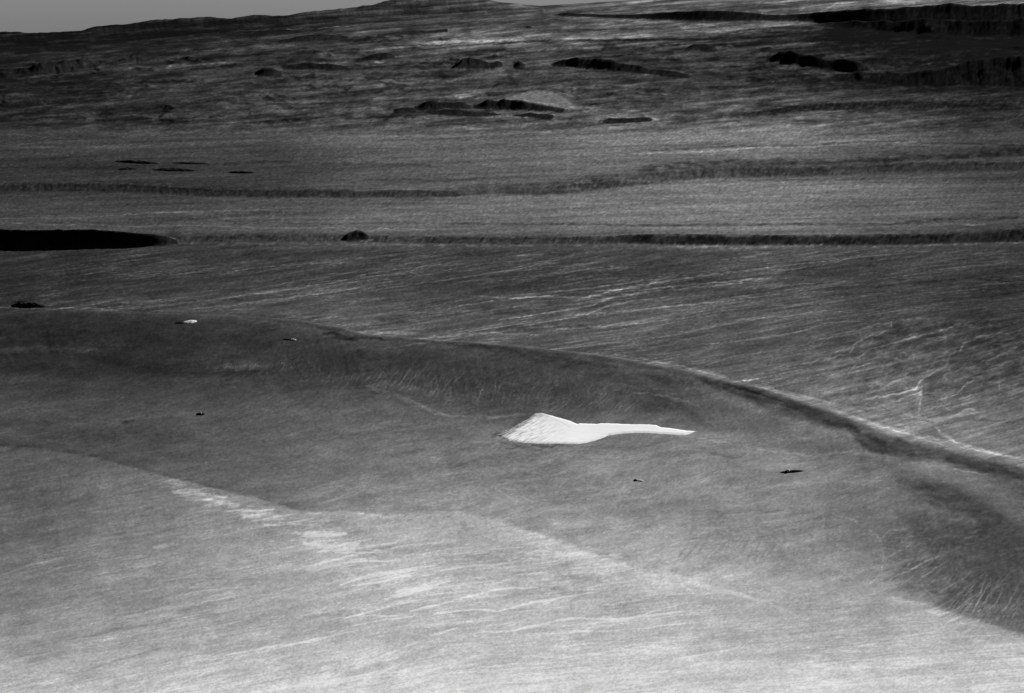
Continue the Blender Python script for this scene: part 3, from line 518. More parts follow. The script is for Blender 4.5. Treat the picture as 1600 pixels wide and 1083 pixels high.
WASH = [
    ([(530, 440), (570, 428), (630, 420), (700, 412)], 1.0, .55), ([(530, 436), (600, 430), (640, 424), (700, 405)], .8, .4), ([(560, 413), (620, 406), (680, 396)], .8, .5), ([(600, 415), (650, 405), (720, 395)], .8, .4),
    ([(645, 433), (690, 424), (740, 414), (830, 405)], .9, .5), ([(540, 460), (640, 445), (720, 434), (790, 422), (860, 405), (900, 396)], 1.0, .45), ([(700, 446), (780, 428), (850, 410), (890, 400), (940, 388)], .9, .45),
    ([(0, 480), (70, 483), (140, 482), (220, 488)], 1.2, .5), ([(150, 486), (250, 478), (350, 466), (460, 452), (540, 438)], 1.3, .5), ([(230, 488), (330, 480), (450, 465), (560, 450)], 1.2, .45), ([(380, 430), (450, 415), (540, 408)], 1, .5),
    ([(380, 455), (460, 440), (560, 425), (650, 410), (740, 398)], 1, .4), ([(520, 448), (620, 428), (700, 420)], .8, .45), ([(740, 470), (800, 462), (870, 455), (960, 446), (1060, 430)], 1.2, .55), ([(850, 465), (920, 464), (970, 452), (1060, 436), (1120, 428), (1200, 418)], 1.5, .7),
    ([(700, 482), (770, 470), (850, 463), (920, 456), (1010, 450), (1080, 447)], 1.0, .5), ([(780, 500), (850, 490), (920, 478), (970, 461), (1070, 450), (1160, 442)], 1.5, .65), ([(820, 508), (880, 498), (920, 490), (950, 478), (990, 470), (1060, 462)], 1.2, .6),
    ([(730, 462), (800, 466), (850, 463), (880, 462)], .9, .5), ([(900, 462), (940, 458), (1000, 454), (1080, 444), (1200, 436), (1260, 432)], 1.1, .6), ([(1070, 447), (1130, 440), (1200, 434)], .9, .5), ([(900, 492), (980, 486), (1060, 478), (1130, 470)], 1.1, .5),
    ([(600, 545), (700, 530), (800, 515), (860, 510), (920, 505)], 1.2, .4), ([(870, 515), (960, 508), (1010, 504), (1070, 496)], 1.6, .5), ([(940, 512), (1000, 500), (1060, 490)], 2.2, .35), ([(640, 530), (760, 520), (840, 524)], 1.2, .4), ([(560, 518), (620, 520), (680, 524)], 2.2, .45),
    ([(1060, 520), (1100, 514), (1160, 500), (1220, 495), (1330, 480)], 1.0, .45), ([(1060, 480), (1120, 470), (1200, 462), (1290, 455)], 1, .3), ([(1080, 540), (1180, 530), (1240, 520), (1290, 505), (1350, 501)], 1.0, .5),
    ([(1300, 525), (1330, 518), (1380, 506), (1400, 502), (1440, 496)], 1.5, .65), ([(1230, 548), (1270, 545), (1300, 526)], 1, .35), ([(1300, 552), (1335, 540), (1350, 528), (1380, 520), (1393, 512), (1393, 503)], 1.2, .6), ([(1280, 565), (1325, 553), (1345, 530), (1345, 518)], 1.1, .6),
    ([(1340, 558), (1360, 545), (1400, 535), (1440, 524), (1480, 514), (1520, 506)], 1.5, .65), ([(1337, 557), (1344, 562), (1340, 566), (1328, 580), (1320, 592)], 1, .5), ([(1430, 528), (1470, 515), (1520, 502)], 1.2, .45),
    ([(1380, 620), (1430, 608), (1438, 596), (1460, 582), (1478, 572), (1484, 555), (1500, 548), (1506, 537), (1530, 527), (1560, 521), (1580, 520), (1600, 513)], 1.5, .62), ([(1575, 521), (1583, 528), (1565, 535), (1548, 540), (1553, 550)], 1.1, .6),
    ([(1565, 537), (1572, 546), (1560, 555), (1530, 568)], 1.1, .55), ([(1600, 536), (1582, 544), (1570, 552), (1550, 560)], 1.0, .45), ([(1440, 600), (1438, 618), (1438, 632), (1434, 650)], 1.3, .55), ([(1485, 584), (1490, 583), (1504, 574)], 1.1, .5), ([(1438, 605), (1420, 612), (1380, 619), (1350, 624)], 1.6, .65),
    ([(1440, 610), (1415, 620), (1405, 626), (1390, 627)], 1.4, .6), ([(1395, 635), (1420, 628), (1438, 620)], 1.2, .4), ([(1500, 610), (1510, 600), (1525, 590), (1550, 586)], 1.1, .5), ([(1488, 620), (1505, 607), (1512, 596), (1500, 590)], 1, .45), ([(1552, 618), (1560, 608), (1562, 590), (1560, 580)], 1, .45),
    ([(1494, 648), (1505, 643), (1522, 641)], 2.4, .6), ([(1515, 645), (1528, 644)], 1.5, .5), ([(1452, 635), (1470, 634), (1480, 640), (1500, 641)], 1.1, .4), ([(1320, 625), (1335, 622)], 1.3, .5), ([(1320, 560), (1290, 575), (1250, 585)], .9, .3), ([(1290, 590), (1330, 575), (1400, 560), (1440, 550)], 1.0, .3),
    ([(1330, 612), (1400, 590), (1450, 570)], 1, .3), ([(1140, 600), (1200, 580), (1260, 572)], 1, .3), ([(1130, 583), (1170, 577), (1210, 570)], .9, .35), ([(1160, 595), (1185, 592)], 1.2, .9), ([(940, 552), (1000, 560), (1060, 572), (1100, 582), (1140, 592)], 1.5, .5), ([(1080, 575), (1110, 582), (1140, 590)], 2.4, .35),
    ([(860, 545), (940, 555), (1010, 566)], 1.0, .4), ([(1180, 603), (1260, 622), (1330, 640), (1380, 655), (1420, 668)], 3.4, .55), ([(1200, 605), (1280, 625), (1320, 634)], 1.6, .5), ([(1330, 650), (1390, 668), (1440, 682), (1500, 696)], 2.6, .45),
    ([(1462, 668), (1470, 678), (1488, 688), (1510, 696), (1540, 706), (1570, 712), (1600, 717)], 2.6, .75), ([(1465, 672), (1480, 680), (1490, 690)], 2.6, .55), ([(1500, 698), (1540, 706), (1600, 716)], 1.6, .6), ([(1420, 672), (1460, 684), (1500, 692)], 1.3, .5), ([(1370, 664), (1430, 682), (1480, 697)], 1.4, .5)]
for k, (pts, w, g) in enumerate(WASH):
    stroke(pts, w * 1.0, g * ((1.5 if pts[0][0] < 1250 else 1.1) if k < len(WASH) - 9 else .7), wob=1.5 + .8 * (pts[0][0] > 1250), seed=1200 + k * 3, broken=.25, wl=16)
blob([(1300, 630), (1380, 640), (1470, 664), (1560, 700), (1600, 712), (1600, 700), (1530, 672), (1460, 655), (1360, 632)], .25, soft=10, wob=6, seed=950)
stroke([(1300, 629), (1350, 634), (1380, 637), (1395, 645), (1410, 651), (1450, 658), (1500, 664)], 1.0, -.7, wob=1.5, seed=1600, broken=.8, wl=6)
# the broad ridge: dark crest, bands, pale gullies
for k, (pts, w, g) in enumerate([
    ([(0, 500), (100, 496), (200, 500), (320, 502), (430, 512)], 9, -.25), ([(0, 535), (60, 538), (130, 530)], 10, -.22), ([(0, 548), (60, 544), (120, 546), (155, 546)], 4.5, .5), ([(120, 550), (155, 545)], 1.6, .35), ([(0, 576), (60, 578), (110, 574)], 8, -.22), ([(150, 560), (220, 575), (300, 583), (400, 583)], 8, -.25),
    ([(505, 520), (530, 524), (560, 528), (600, 530)], 3, -.8), ([(520, 528), (540, 530), (556, 533)], 2, -.7), ([(560, 533), (590, 522), (600, 528)], 1, .4), ([(470, 505), (500, 512), (540, 516)], 3, -.3),
    ([(560, 550), (620, 560), (680, 565), (760, 575)], 12, -.15), ([(690, 535), (750, 543), (820, 552), (880, 560), (960, 575)], 4, -.35), ([(830, 560), (880, 568), (960, 585), (1000, 600)], 10, -.2), ([(700, 600), (730, 612), (770, 620)], 10, -.15), ([(870, 610), (900, 630), (950, 640)], 14, -.18),
    ([(1000, 583), (1040, 592), (1080, 598)], 6, -.3), ([(990, 632), (1030, 628), (1070, 640), (1090, 655)], 12, -.3), ([(1020, 590), (1050, 602)], 8, -.25), ([(992, 612), (1040, 618), (1075, 628), (1095, 640)], 1.4, .4),
    ([(1100, 595), (1160, 610), (1230, 635), (1280, 652), (1340, 672)], 9, -.45), ([(1130, 600), (1180, 612), (1230, 632)], 1.6, -.5), ([(1160, 606), (1210, 622), (1230, 634)], 1.2, -.5), ([(1230, 630), (1290, 648), (1350, 672), (1380, 690)], 9, -.35), ([(1150, 615), (1200, 640), (1260, 655), (1330, 668)], 5, -.3),
    ([(1340, 685), (1380, 700), (1450, 715)], 13, -.45), ([(1340, 690), (1370, 703), (1400, 708)], 5, -.3), ([(1400, 690), (1470, 712), (1540, 732), (1600, 745)], 8, -.35), ([(1480, 716), (1510, 728), (1550, 734)], 5, -.35), ([(1550, 728), (1600, 742)], 8, -.3),
    ([(1100, 612), (1160, 630), (1230, 655), (1290, 672)], 10, .18), ([(1350, 708), (1400, 718), (1440, 724), (1490, 728)], 5, .25), ([(1280, 710), (1330, 706), (1400, 716)], 2.5, .25), ([(1490, 735), (1530, 739), (1550, 741)], 1.3, .5), ([(1430, 762), (1480, 764)], 6, -.15),
    ([(600, 610), (640, 622), (660, 636), (680, 648), (760, 652), (840, 646)], 1.6, .3), ([(560, 606), (600, 612), (650, 632), (700, 650)], 2.6, .25), ([(700, 622), (760, 616), (740, 628)], 7, .2), ([(575, 605), (610, 600), (660, 612)], 5, .25), ([(940, 600), (936, 620), (950, 640), (930, 655)], 6, .12),
    ([(300, 560), (360, 552), (440, 560)], 14, .18), ([(330, 575), (380, 570), (420, 572)], 6, .35), ([(0, 590), (120, 598), (250, 592), (420, 598)], 4, .12), ([(120, 605), (260, 605), (390, 600)], 14, .12)]):
    stroke(pts, w, g * 1.35, wob=3.5, seed=1700 + k * 3, broken=.2, wl=26, soft=.9)
for k, (pts, w, g) in enumerate([([(x_, y_ + 3.5) for x_, y_ in RIDGE_CREST[7:]], 3.2, -.45), ([(1090, 592), (1160, 610), (1230, 634), (1300, 655), (1380, 690)], 10, -.35), ([(1330, 672), (1400, 698), (1480, 718), (1560, 738), (1620, 750)], 9, -.35),
    ([(1340, 688), (1380, 700), (1430, 712)], 12, -.25), ([(1110, 600), (1150, 612), (1200, 626), (1260, 645)], 2.5, -.4), ([(560, 538), (640, 540), (740, 548), (840, 562)], 6, -.18), ([(0, 520), (150, 515), (280, 520), (420, 540)], 14, -.15)]):
    stroke(pts, w, g, wob=2.2, seed=4400 + k * 3, broken=.3, wl=24, soft=.8)
rg = np.random.RandomState(3)
def combed(cx, cy, rx, ry, dx, dy, width, amp, seed, curve=0.0, pale=True, tilt=0.0):
    """a patch of slope combed by parallel rills that run along (dx, dy)"""
    m = np.nonzero((np.abs(p - cx) < rx * 1.3) & (np.abs(q - cy) < ry * 1.6 + abs(tilt) * rx) & (q > crest_y + 3))[0]
    if not len(m): return
    x = p[m] - cx; y = q[m] - cy - tilt * x
    n_ = math.hypot(dx, dy); a = x * dx / n_ + y * dy / n_; c = -x * dy / n_ + y * dx / n_ + curve * a * a / n_
    c = c + 2.2 * perlin(x / 30, y / 22, seed + 5)
    v = 1 - 2 * np.abs(perlin(c / width, a / (n_ * 1.1), seed)); v = np.clip(v, 0, 1) ** 3
    v2 = 1 - 2 * np.abs(perlin(c / (width * 2.3), a / (n_ * 1.6), seed + 1)); v = .6 * v + .6 * np.clip(v2, 0, 1) ** 4
    w = sst(1.15, .45, np.hypot(x / rx, y / ry) + .35 * fbm(x / 45, y / 30, seed + 8, 3))
    L[m] += amp * w * (v - .22) * (1 if pale else -1)
combed(640, 598, 100, 26, 20, -30, 5.5, .55, 5000, .5)
combed(745, 608, 90, 30, 14, -34, 6, .40, 5010, -.6)
combed(850, 612, 90, 38, 26, -22, 6, .42, 5020, .8)
combed(955, 622, 80, 34, 22, -26, 5, .36, 5030, -.9)
combed(400, 573, 120, 15, 6, -14, 4.5, .60, 5040, .0, tilt=-.05)
combed(520, 590, 60, 14, 5, -16, 5, .42, 5050, .6)
combed(1050, 612, 90, 26, 30, -8, 5, .25, 5060, .8)
combed(1500, 935, 110, 55, 32, -42, 6, .55, 5070, .2, tilt=.35)
combed(1440, 870, 100, 40, 40, -22, 7, .34, 5080, .5)
combed(1130, 850, 130, 45, 18, -26, 10, .24, 5090, .8, pale=False)
combed(1250, 830, 110, 40, 40, -16, 9, .20, 5100, .8, pale=False)
combed(900, 760, 220, 50, 60, -22, 9, .20, 5110, .3)
combed(620, 700, 260, 50, 60, -10, 8, .16, 5120, .1, pale=False)
combed(250, 660, 240, 50, 60, -8, 7, .20, 5130, .1, pale=False)
combed(850, 720, 90, 22, 50, -14, 6, .26, 5140, .2, pale=False)
combed(200, 530, 260, 26, 60, -3, 7, .22, 5150, .0, pale=False)
def gullies(n, fx, fy, dx, dy, jit, w, g, seed):
    g *= 1.15
    """n pale gullies running down a slope; fx, fy trace where they end"""
    for k in range(n):
        t = (k + rg.rand()) / n; x = fx(t); y = fy(t); s = .6 + .8 * rg.rand(); bend = rg.uniform(-.3, .3)
        ex, ey = x + dx * s, y + dy * s
        stroke([(x, y), (x + dx * s * .5 + bend * dy * .4, y + dy * s * .5 - bend * dx * .2), (ex + rg.uniform(-jit, jit), ey)], w * (.6 + .7 * rg.rand()), g * (.5 + .9 * rg.rand()), wob=1.2, seed=seed + k, broken=.2, wl=8)
gullies(34, lambda t: 330 + t * 150, lambda t: 583 - t * 6 + rg.uniform(-3, 2), 5, -13, 2, .7, .4, 2100)
gullies(30, lambda t: 555 + t * 150, lambda t: 603 + t * 12 + rg.uniform(-4, 4), 22, -30, 5, .9, .35, 2200)
gullies(16, lambda t: 470 + t * 100, lambda t: 590 + t * 8 + rg.uniform(-4, 4), 4, -18, 3, .7, .3, 2250)
gullies(22, lambda t: 740 + t * 120, lambda t: 628 + t * 10 + rg.uniform(-6, 6), 12, -34, 9, .9, .3, 2300)
gullies(18, lambda t: 850 + t * 130, lambda t: 640 + t * 12 + rg.uniform(-10, 6), 30, -24, 6, .9, .22, 2350)
# right bowl: dark stony slopes with pale rills
blob([(1340, 830), (1400, 815), (1420, 770), (1440, 755), (1500, 775), (1560, 800), (1640, 850), (1720, 940), (1640, 990), (1560, 984), (1500, 962), (1450, 938), (1395, 912), (1400, 890), (1370, 860)], -.30, soft=70, wob=14, seed=960, ragged=.4)
blob([(1380, 905), (1420, 880), (1500, 870), (1580, 900), (1680, 960), (1640, 1000), (1560, 984), (1500, 962), (1450, 938), (1395, 912)], -.22, soft=18, wob=9, seed=962, ragged=.3)
for k, (pts, w, g) in enumerate([
    ([(1410, 755), (1450, 768), (1500, 785), (1560, 810)], 16, -.5), ([(1440, 835), (1470, 850), (1500, 860)], 16, -.25), ([(1400, 800), (1440, 830), (1460, 860)], 13, -.25), ([(1530, 825), (1540, 830)], 10, -.4), ([(1395, 905), (1410, 890), (1418, 880)], 5, -.35),
    ([(1470, 935), (1500, 925), (1490, 945)], 10, -.2), ([(1430, 790), (1480, 805), (1530, 820)], 8, .35), ([(1475, 840), (1510, 835), (1535, 825)], 1.8, .5), ([(1507, 842), (1520, 838), (1533, 833)], 1.6, .6), ([(1478, 830), (1500, 826)], 1.2, .4), ([(1445, 880), (1480, 862), (1520, 848)], 1.4, .35),
    ([(1390, 905), (1420, 892), (1440, 882), (1470, 868)], 1.4, .6), ([(1425, 888), (1442, 880)], 2, .5), ([(1432, 908), (1455, 892), (1480, 876)], 1.4, .5), ([(1300, 803), (1335, 812), (1365, 832), (1378, 850), (1380, 870), (1378, 896)], 1.4, .35), ([(1375, 842), (1390, 832), (1420, 824)], 1.1, .4), ([(1378, 892), (1384, 872), (1410, 858), (1430, 845)], 1, .4), ([(1310, 890), (1340, 905), (1330, 908)], 1.4, .2),
    ([(1280, 820), (1310, 815), (1300, 835)], 14, .05), ([(1100, 815), (1160, 800), (1230, 798)], 1.4, -.3), ([(1070, 815), (1110, 808), (1160, 796)], 2, -.25), ([(1190, 830), (1260, 815), (1300, 805)], 2, -.25), ([(1170, 850), (1200, 835), (1260, 822)], 2, -.2),
    ([(1070, 760), (1160, 762), (1260, 755), (1320, 752), (1390, 765)], 1.8, .2), ([(1060, 680), (1120, 690), (1200, 704), (1290, 716)], 1.4, .3), ([(1090, 700), (1140, 712), (1160, 714)], 3, -.35), ([(1230, 700), (1290, 702), (1350, 712), (1420, 735)], 8, -.18), ([(1300, 715), (1360, 722), (1420, 740)], 10, -.15), ([(1180, 735), (1220, 745), (1160, 760)], 8, -.1),
    ([(690, 745), (740, 725), (800, 705), (830, 698)], 2.0, .2), ([(700, 732), (760, 715), (820, 702), (850, 704)], 3, -.22), ([(600, 712), (640, 708), (660, 704)], 3, -.2), ([(790, 700), (840, 697), (900, 697)], 1.8, -.7), ([(780, 690), (800, 694), (816, 697)], 1.5, -.5), ([(900, 697), (930, 692), (950, 684), (970, 680)], 1, -.5), ([(828, 712), (838, 704), (850, 700)], 1.4, -.3), ([(800, 664), (820, 655), (838, 647)], 5, -.35), ([(770, 682), (785, 676)], 3, -.6), ([(770, 660), (800, 650), (840, 642)], 4, -.25),  # dark strokes round the sand sheet are its shade, painted on the ground
    ([(60, 650), (110, 655), (60, 670)], 12, -.08), ([(190, 663), (200, 661), (210, 659)], 1.6, -.8), ([(0, 700), (100, 690), (220, 680), (260, 675), (300, 680)], 12, -.22), ([(110, 690), (180, 712), (240, 725)], 10, -.12), ([(250, 690), (330, 692)], 4, -.25), ([(385, 645), (450, 640), (540, 650)], 10, .08), ([(400, 690), (470, 675), (530, 668)], 2, .15),
    ([(830, 800), (880, 780), (960, 760)], 4, -.1), ([(420, 760), (520, 740), (640, 745)], 14, -.06), ([(520, 770), (620, 790), (700, 790)], 12, -.12), ([(1000, 835), (1060, 815), (1100, 820)], 12, .08)]):
    stroke(pts, w, g, wob=3, seed=2500 + k * 3, broken=.3, wl=20, soft=.8)
for k in range(70):                                  # comb of short bright washes where the fan heads
    t = rg.rand(); x = 250 + 330 * t + rg.uniform(-25, 25); y = 758 + 118 * t + rg.uniform(-14, 14); ln = rg.uniform(14, 55)
    stroke([(x, y), (x + ln, y - ln * rg.uniform(-.12, .16))], rg.uniform(.8, 1.7), rg.uniform(.15, .5), wob=1.0, seed=6000 + k, broken=.2, wl=20, soft=.9)
for k in range(60):
    x = rg.uniform(560, 960); y = 880 + rg.uniform(-16, 70); ln = rg.uniform(20, 90)
    stroke([(x, y), (x + ln, y - ln * rg.uniform(.08, .22))], rg.uniform(.8, 1.6), rg.uniform(.08, .32), wob=1.2, seed=6100 + k, broken=.2, wl=20, soft=.9)
gullies(20, lambda t: 1480 + t * 100, lambda t: 948 + t * 18 + rg.uniform(-8, 5), 30, -44, 8, 1.0, .42, 2800)
gullies(16, lambda t: 1400 + t * 110, lambda t: 905 + t * 35 + rg.uniform(-12, 5), 34, -22, 6, .9, .25, 2850)
gullies(24, lambda t: 1050 + t * 170, lambda t: 880 - t * 20 + rg.uniform(-10, 14), 16, -26, 8, 1.6, -.16, 2900)
# the fans: bright washes
blob([(500, 825), (540, 850), (560, 880), (660, 905), (780, 920), (760, 945), (640, 930), (540, 910), (480, 860), (460, 830)], .12, soft=22, wob=10, seed=970)
blob([(250, 745), (330, 770), (420, 795), (470, 812), (420, 820), (330, 800), (270, 772)], .16, soft=14, wob=8, seed=971, ragged=.5)
for k, (pts, w, g) in enumerate([
    ([(270, 768), (310, 772), (350, 778)], 3.5, .3), ([(320, 780), (370, 790), (350, 800)], 4, .35), ([(380, 808), (420, 804), (440, 808)], 4, .3), ([(400, 822), (440, 820), (470, 818)], 1.6, .35), ([(455, 833), (500, 836), (540, 834)], 4, .4), ([(470, 848), (510, 854), (560, 850)], 3.4, .45), ([(500, 862), (560, 855), (620, 848)], 2.4, .4),
    ([(500, 880), (560, 866), (640, 852), (690, 848)], 1.6, .35), ([(530, 914), (560, 904), (600, 895), (650, 890)], 1.8, .4), ([(550, 916), (600, 908), (640, 898)], 1.5, .35), ([(600, 935), (640, 927), (670, 918)], 2.6, .4), ([(620, 925), (650, 918), (700, 908)], 3.5, .3), ([(660, 900), (720, 886), (800, 880)], 1.3, .3),
    ([(640, 955), (680, 945), (720, 935), (780, 920), (840, 918)], 1.6, .35), ([(530, 970), (600, 950), (660, 935)], 1.3, .3), ([(680, 960), (740, 952), (780, 955), (830, 942), (900, 930), (960, 920)], 1.5, .35), ([(500, 970), (560, 962), (640, 962)], 1.2, .3), ([(530, 982), (600, 968), (700, 955)], 1.1, .3), ([(870, 968), (900, 966), (960, 968), (1010, 962), (1070, 955)], 1.5, .4), ([(800, 985), (860, 972), (900, 967)], 1.4, .35), ([(730, 990), (800, 985), (860, 975)], 1.3, .3),
    ([(860, 990), (960, 985), (1070, 975)], 1.2, .25), ([(1000, 962), (1040, 950), (1070, 942)], 1.2, .3), ([(350, 1026), (380, 1018), (430, 1010), (500, 1000)], 1.8, .3), ([(340, 1034), (400, 1020), (480, 1002), (560, 985)], 1.4, .25), ([(200, 930), (250, 918), (340, 918)], 1.4, .2), ([(240, 855), (270, 850)], 3, .25), ([(270, 935), (300, 925), (340, 920), (400, 916)], 1.2, .25),
    ([(0, 900), (40, 885), (100, 870)], 1.3, .25), ([(20, 885), (80, 870)], 1, -.2), ([(200, 915), (290, 905), (400, 905)], 1.2, -.2), ([(40, 1012), (90, 1003), (180, 985), (300, 965)], 1.8, -.2), ([(60, 1050), (120, 1052), (160, 1040), (260, 1010)], 1.6, -.18), ([(280, 955), (330, 950), (310, 962)], 8, -.12), ([(720, 868), (760, 872), (700, 875)], 6, -.14), ([(560, 855), (640, 862), (720, 850)], 6, -.1), ([(900, 900), (930, 906), (880, 902)], 7, -.18), ([(840, 920), (900, 925), (1000, 930), (1020, 945), (940, 948)], 9, -.13), ([(700, 1022), (730, 1026)], 8, -.15), ([(600, 1000), (660, 1000)], 12, -.08), ([(780, 935), (850, 920), (890, 922)], 5, -.12), ([(870, 880), (860, 885), (900, 882)], 4, -.1),
    ([(780, 825), (860, 838), (960, 868), (1060, 900), (1200, 942), (1300, 985)], 2.6, .12), ([(1060, 905), (1120, 922), (1180, 935)], 4, .12), ([(1060, 1030), (1140, 1015), (1240, 1000)], 1.4, .2), ([(1080, 1010), (1160, 995), (1230, 1005)], 10, -.06), ([(1200, 1060), (1260, 1045), (1300, 1040)], 16, .1), ([(1060, 1045), (1100, 1036), (1180, 1032)], 2, .18), ([(640, 1060), (700, 1040), (760, 1020)], 2, .15), ([(560, 1070), (600, 1050), (640, 1030)], 1.6, .15),
    ([(620, 775), (700, 790), (720, 800)], 3, .12), ([(560, 1040), (700, 985), (740, 975)], 1.2, .2), ([(540, 800), (600, 806), (660, 800), (740, 800)], 2, .15)]):
    stroke(pts, w * 1.0, g * 1.3, wob=1.5, seed=3000 + k * 3, broken=.25, wl=30, soft=.8)
# many short washes across the fans and the plain behind, following the flow
for k in range(150):
    x = rg.uniform(0, 1000); y = rg.uniform(830, 1075) - .12 * (500 - x) * 0; ln = rg.uniform(30, 110); sl = .20 if x < 700 else .09
    y0 = y; 
    if y0 < np.interp(x, [0, 250, 480, 830, 1000, 1400], [720, 760, 810, 850, 900, 950]): continue
    stroke([(x, y), (x + ln * .5, y - sl * ln * .5 + rg.uniform(-2, 2)), (x + ln, y - sl * ln)], rg.uniform(.6, 1.3), rg.uniform(.08, .28), wob=2.5, seed=3300 + k, broken=.3, wl=14)
for k in range(170):
    x = rg.uniform(-40, 1500); yc = np.interp(x, [a[0] for a in RIDGE_CREST], [a[1] for a in RIDGE_CREST])
    y = rg.uniform(398, yc - 2); ln = rg.uniform(40, 150); sl = .13 + .0003 * max(0, x - 950) * (y > 470)
    stroke([(x, y), (x + ln * .5, y - sl * ln * .5 + rg.uniform(-2, 2)), (x + ln, y - sl * ln)], rg.uniform(.5, 1.0), rg.uniform(.12, .38), wob=2.2, seed=3500 + k, broken=.3, wl=12)
# coarse gravel: speckle of single darker and paler stones, and patchiness in between
gr = np.random.RandomState(11).randn(NR, NC).astype(np.float32)
g2 = (gr[:-1, :-1] + gr[1:, :-1] + gr[:-1, 1:] + gr[1:, 1:]) / 2.0
gr[:-1, :-1] = gr[:-1, :-1] * .72 + g2 * .55
L += gr.ravel() * (.17 - .09 * sst(100, 900, q))
L += .05 * fbm(p / 6, q / 4, 3900, 2)
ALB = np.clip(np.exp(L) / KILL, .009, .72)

# ------------------------------------------------------------------ materials
def stone_material(name, scale=.004, fine=.28, rough=1.0, attr=True, col=(.3, .3, .3), bump=1.2):
    m = bpy.data.materials.new(name); m.use_nodes = True; t = m.node_tree; t.nodes.clear()
    o = t.nodes.new('ShaderNodeOutputMaterial'); b = t.nodes.new('ShaderNodeBsdfPrincipled')
    b.inputs['Roughness'].default_value = rough; b.inputs['Specular IOR Level'].default_value = 0
    t.links.new(b.outputs[0], o.inputs[0])
    geo = t.nodes.new('ShaderNodeNewGeometry')
    no = t.nodes.new('ShaderNodeTexNoise'); no.inputs['Scale'].default_value = scale; no.inputs['Detail'].default_value = 7; no.inputs['Roughness'].default_value = .92
    t.links.new(geo.outputs['Position'], no.inputs['Vector'])
    mr = t.nodes.new('ShaderNodeMapRange'); mr.inputs['From Min'].default_value = .3; mr.inputs['From Max'].default_value = .7
    mr.inputs['To Min'].default_value = 1 - fine; mr.inputs['To Max'].default_value = 1 + fine
    t.links.new(no.outputs['Fac'], mr.inputs['Value'])
    mx = t.nodes.new('ShaderNodeMix'); mx.data_type = 'RGBA'; mx.blend_type = 'MULTIPLY'; mx.inputs[0].default_value = 1
    if attr:
        at = t.nodes.new('ShaderNodeAttribute'); at.attribute_name = 'albedo'
        t.links.new(at.outputs['Fac'], mx.inputs[6])
    else: mx.inputs[6].default_value = (*col, 1)
    t.links.new(mr.outputs[0], mx.inputs[7]); t.links.new(mx.outputs[2], b.inputs['Base Color'])
    bp = t.nodes.new('ShaderNodeBump'); bp.inputs['Strength'].default_value = .5; bp.inputs['Distance'].default_value = bump
    t.links.new(no.outputs['Fac'], bp.inputs['Height']); t.links.new(bp.outputs[0], b.inputs['Normal'])
    return m
M_GROUND = stone_material('desert_gravel')
M_ROCK = stone_material('dark_rock', .02, .25, bump=4)
M_SAND = stone_material('white_sand', .03, .04, bump=.3)

# ------------------------------------------------------------------ meshes cut from the one height field
# vertex normals of the whole field, so that a hill and the ground it stands on shade as one surface
dXr = np.gradient(GX, axis=0); dYr = np.gradient(GY, axis=0); dZr = np.gradient(GZ, axis=0)
dXc = np.gradient(GX, axis=1); dYc = np.gradient(GY, axis=1); dZc = np.gradient(GZ, axis=1)
N = np.stack([dYc * dZr - dZc * dYr, dZc * dXr - dXc * dZr, dXc * dYr - dYc * dXr], -1)
N /= np.linalg.norm(N, axis=-1, keepdims=True); N = N.reshape(-1, 3)
if N[:, 2].mean() < 0: N = -N
CO = np.stack([GX, GY, GZ], -1).reshape(-1, 3).astype(np.float32)
r, c = np.meshgrid(np.arange(NR - 1), np.arange(NC - 1), indexing='ij')
a = (r * NC + c).ravel(); QUADS = np.stack([a, a + 1, a + NC + 1, a + NC], -1).astype(np.int32)
own = np.array([i if h['own'] else -1 for i, h in enumerate(HILLS)] + [-1])
vid = own[ix]; vid = np.where((fr > .03) | (ix < 0), vid, -1)
fid = np.max(vid[QUADS], axis=1)
def grid_object(name, quads, mat, albedo=ALB, co=CO, nrm=N):
    used = np.unique(quads); remap = np.full(len(co), -1, np.int32); remap[used] = np.arange(len(used))
    qd = remap[quads]; me = bpy.data.meshes.new(name)
    me.vertices.add(len(used)); me.vertices.foreach_set('co', co[used].ravel())
    me.loops.add(qd.size); me.loops.foreach_set('vertex_index', qd.ravel())
    me.polygons.add(len(qd)); me.polygons.foreach_set('loop_start', np.arange(0, qd.size, 4, dtype=np.int32))
    me.update(calc_edges=True)
    me.polygons.foreach_set('use_smooth', np.ones(len(qd), bool))
    at = me.attributes.new('albedo', 'FLOAT', 'POINT'); at.data.foreach_set('value', albedo[used].astype(np.float32))
    if nrm is not None: me.normals_split_custom_set_from_vertices(nrm[used].astype(np.float32))
    me.materials.append(mat)
    o = bpy.data.objects.new(name, me); COL.objects.link(o); return o
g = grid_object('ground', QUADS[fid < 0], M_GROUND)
g['kind'] = 'structure'; g['label'] = 'bare desert plains, terraces and alluvial fans streaked with pale washes'
for i, h in enumerate(HILLS):
    if not h['own']: continue
    qd = QUADS[fid == i]
    if len(qd) < 2: print('no faces', h['name'], h['label']); continue
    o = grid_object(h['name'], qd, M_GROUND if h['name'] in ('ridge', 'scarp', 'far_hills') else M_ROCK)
    o['kind'] = 'structure'; o['label'] = h['label']

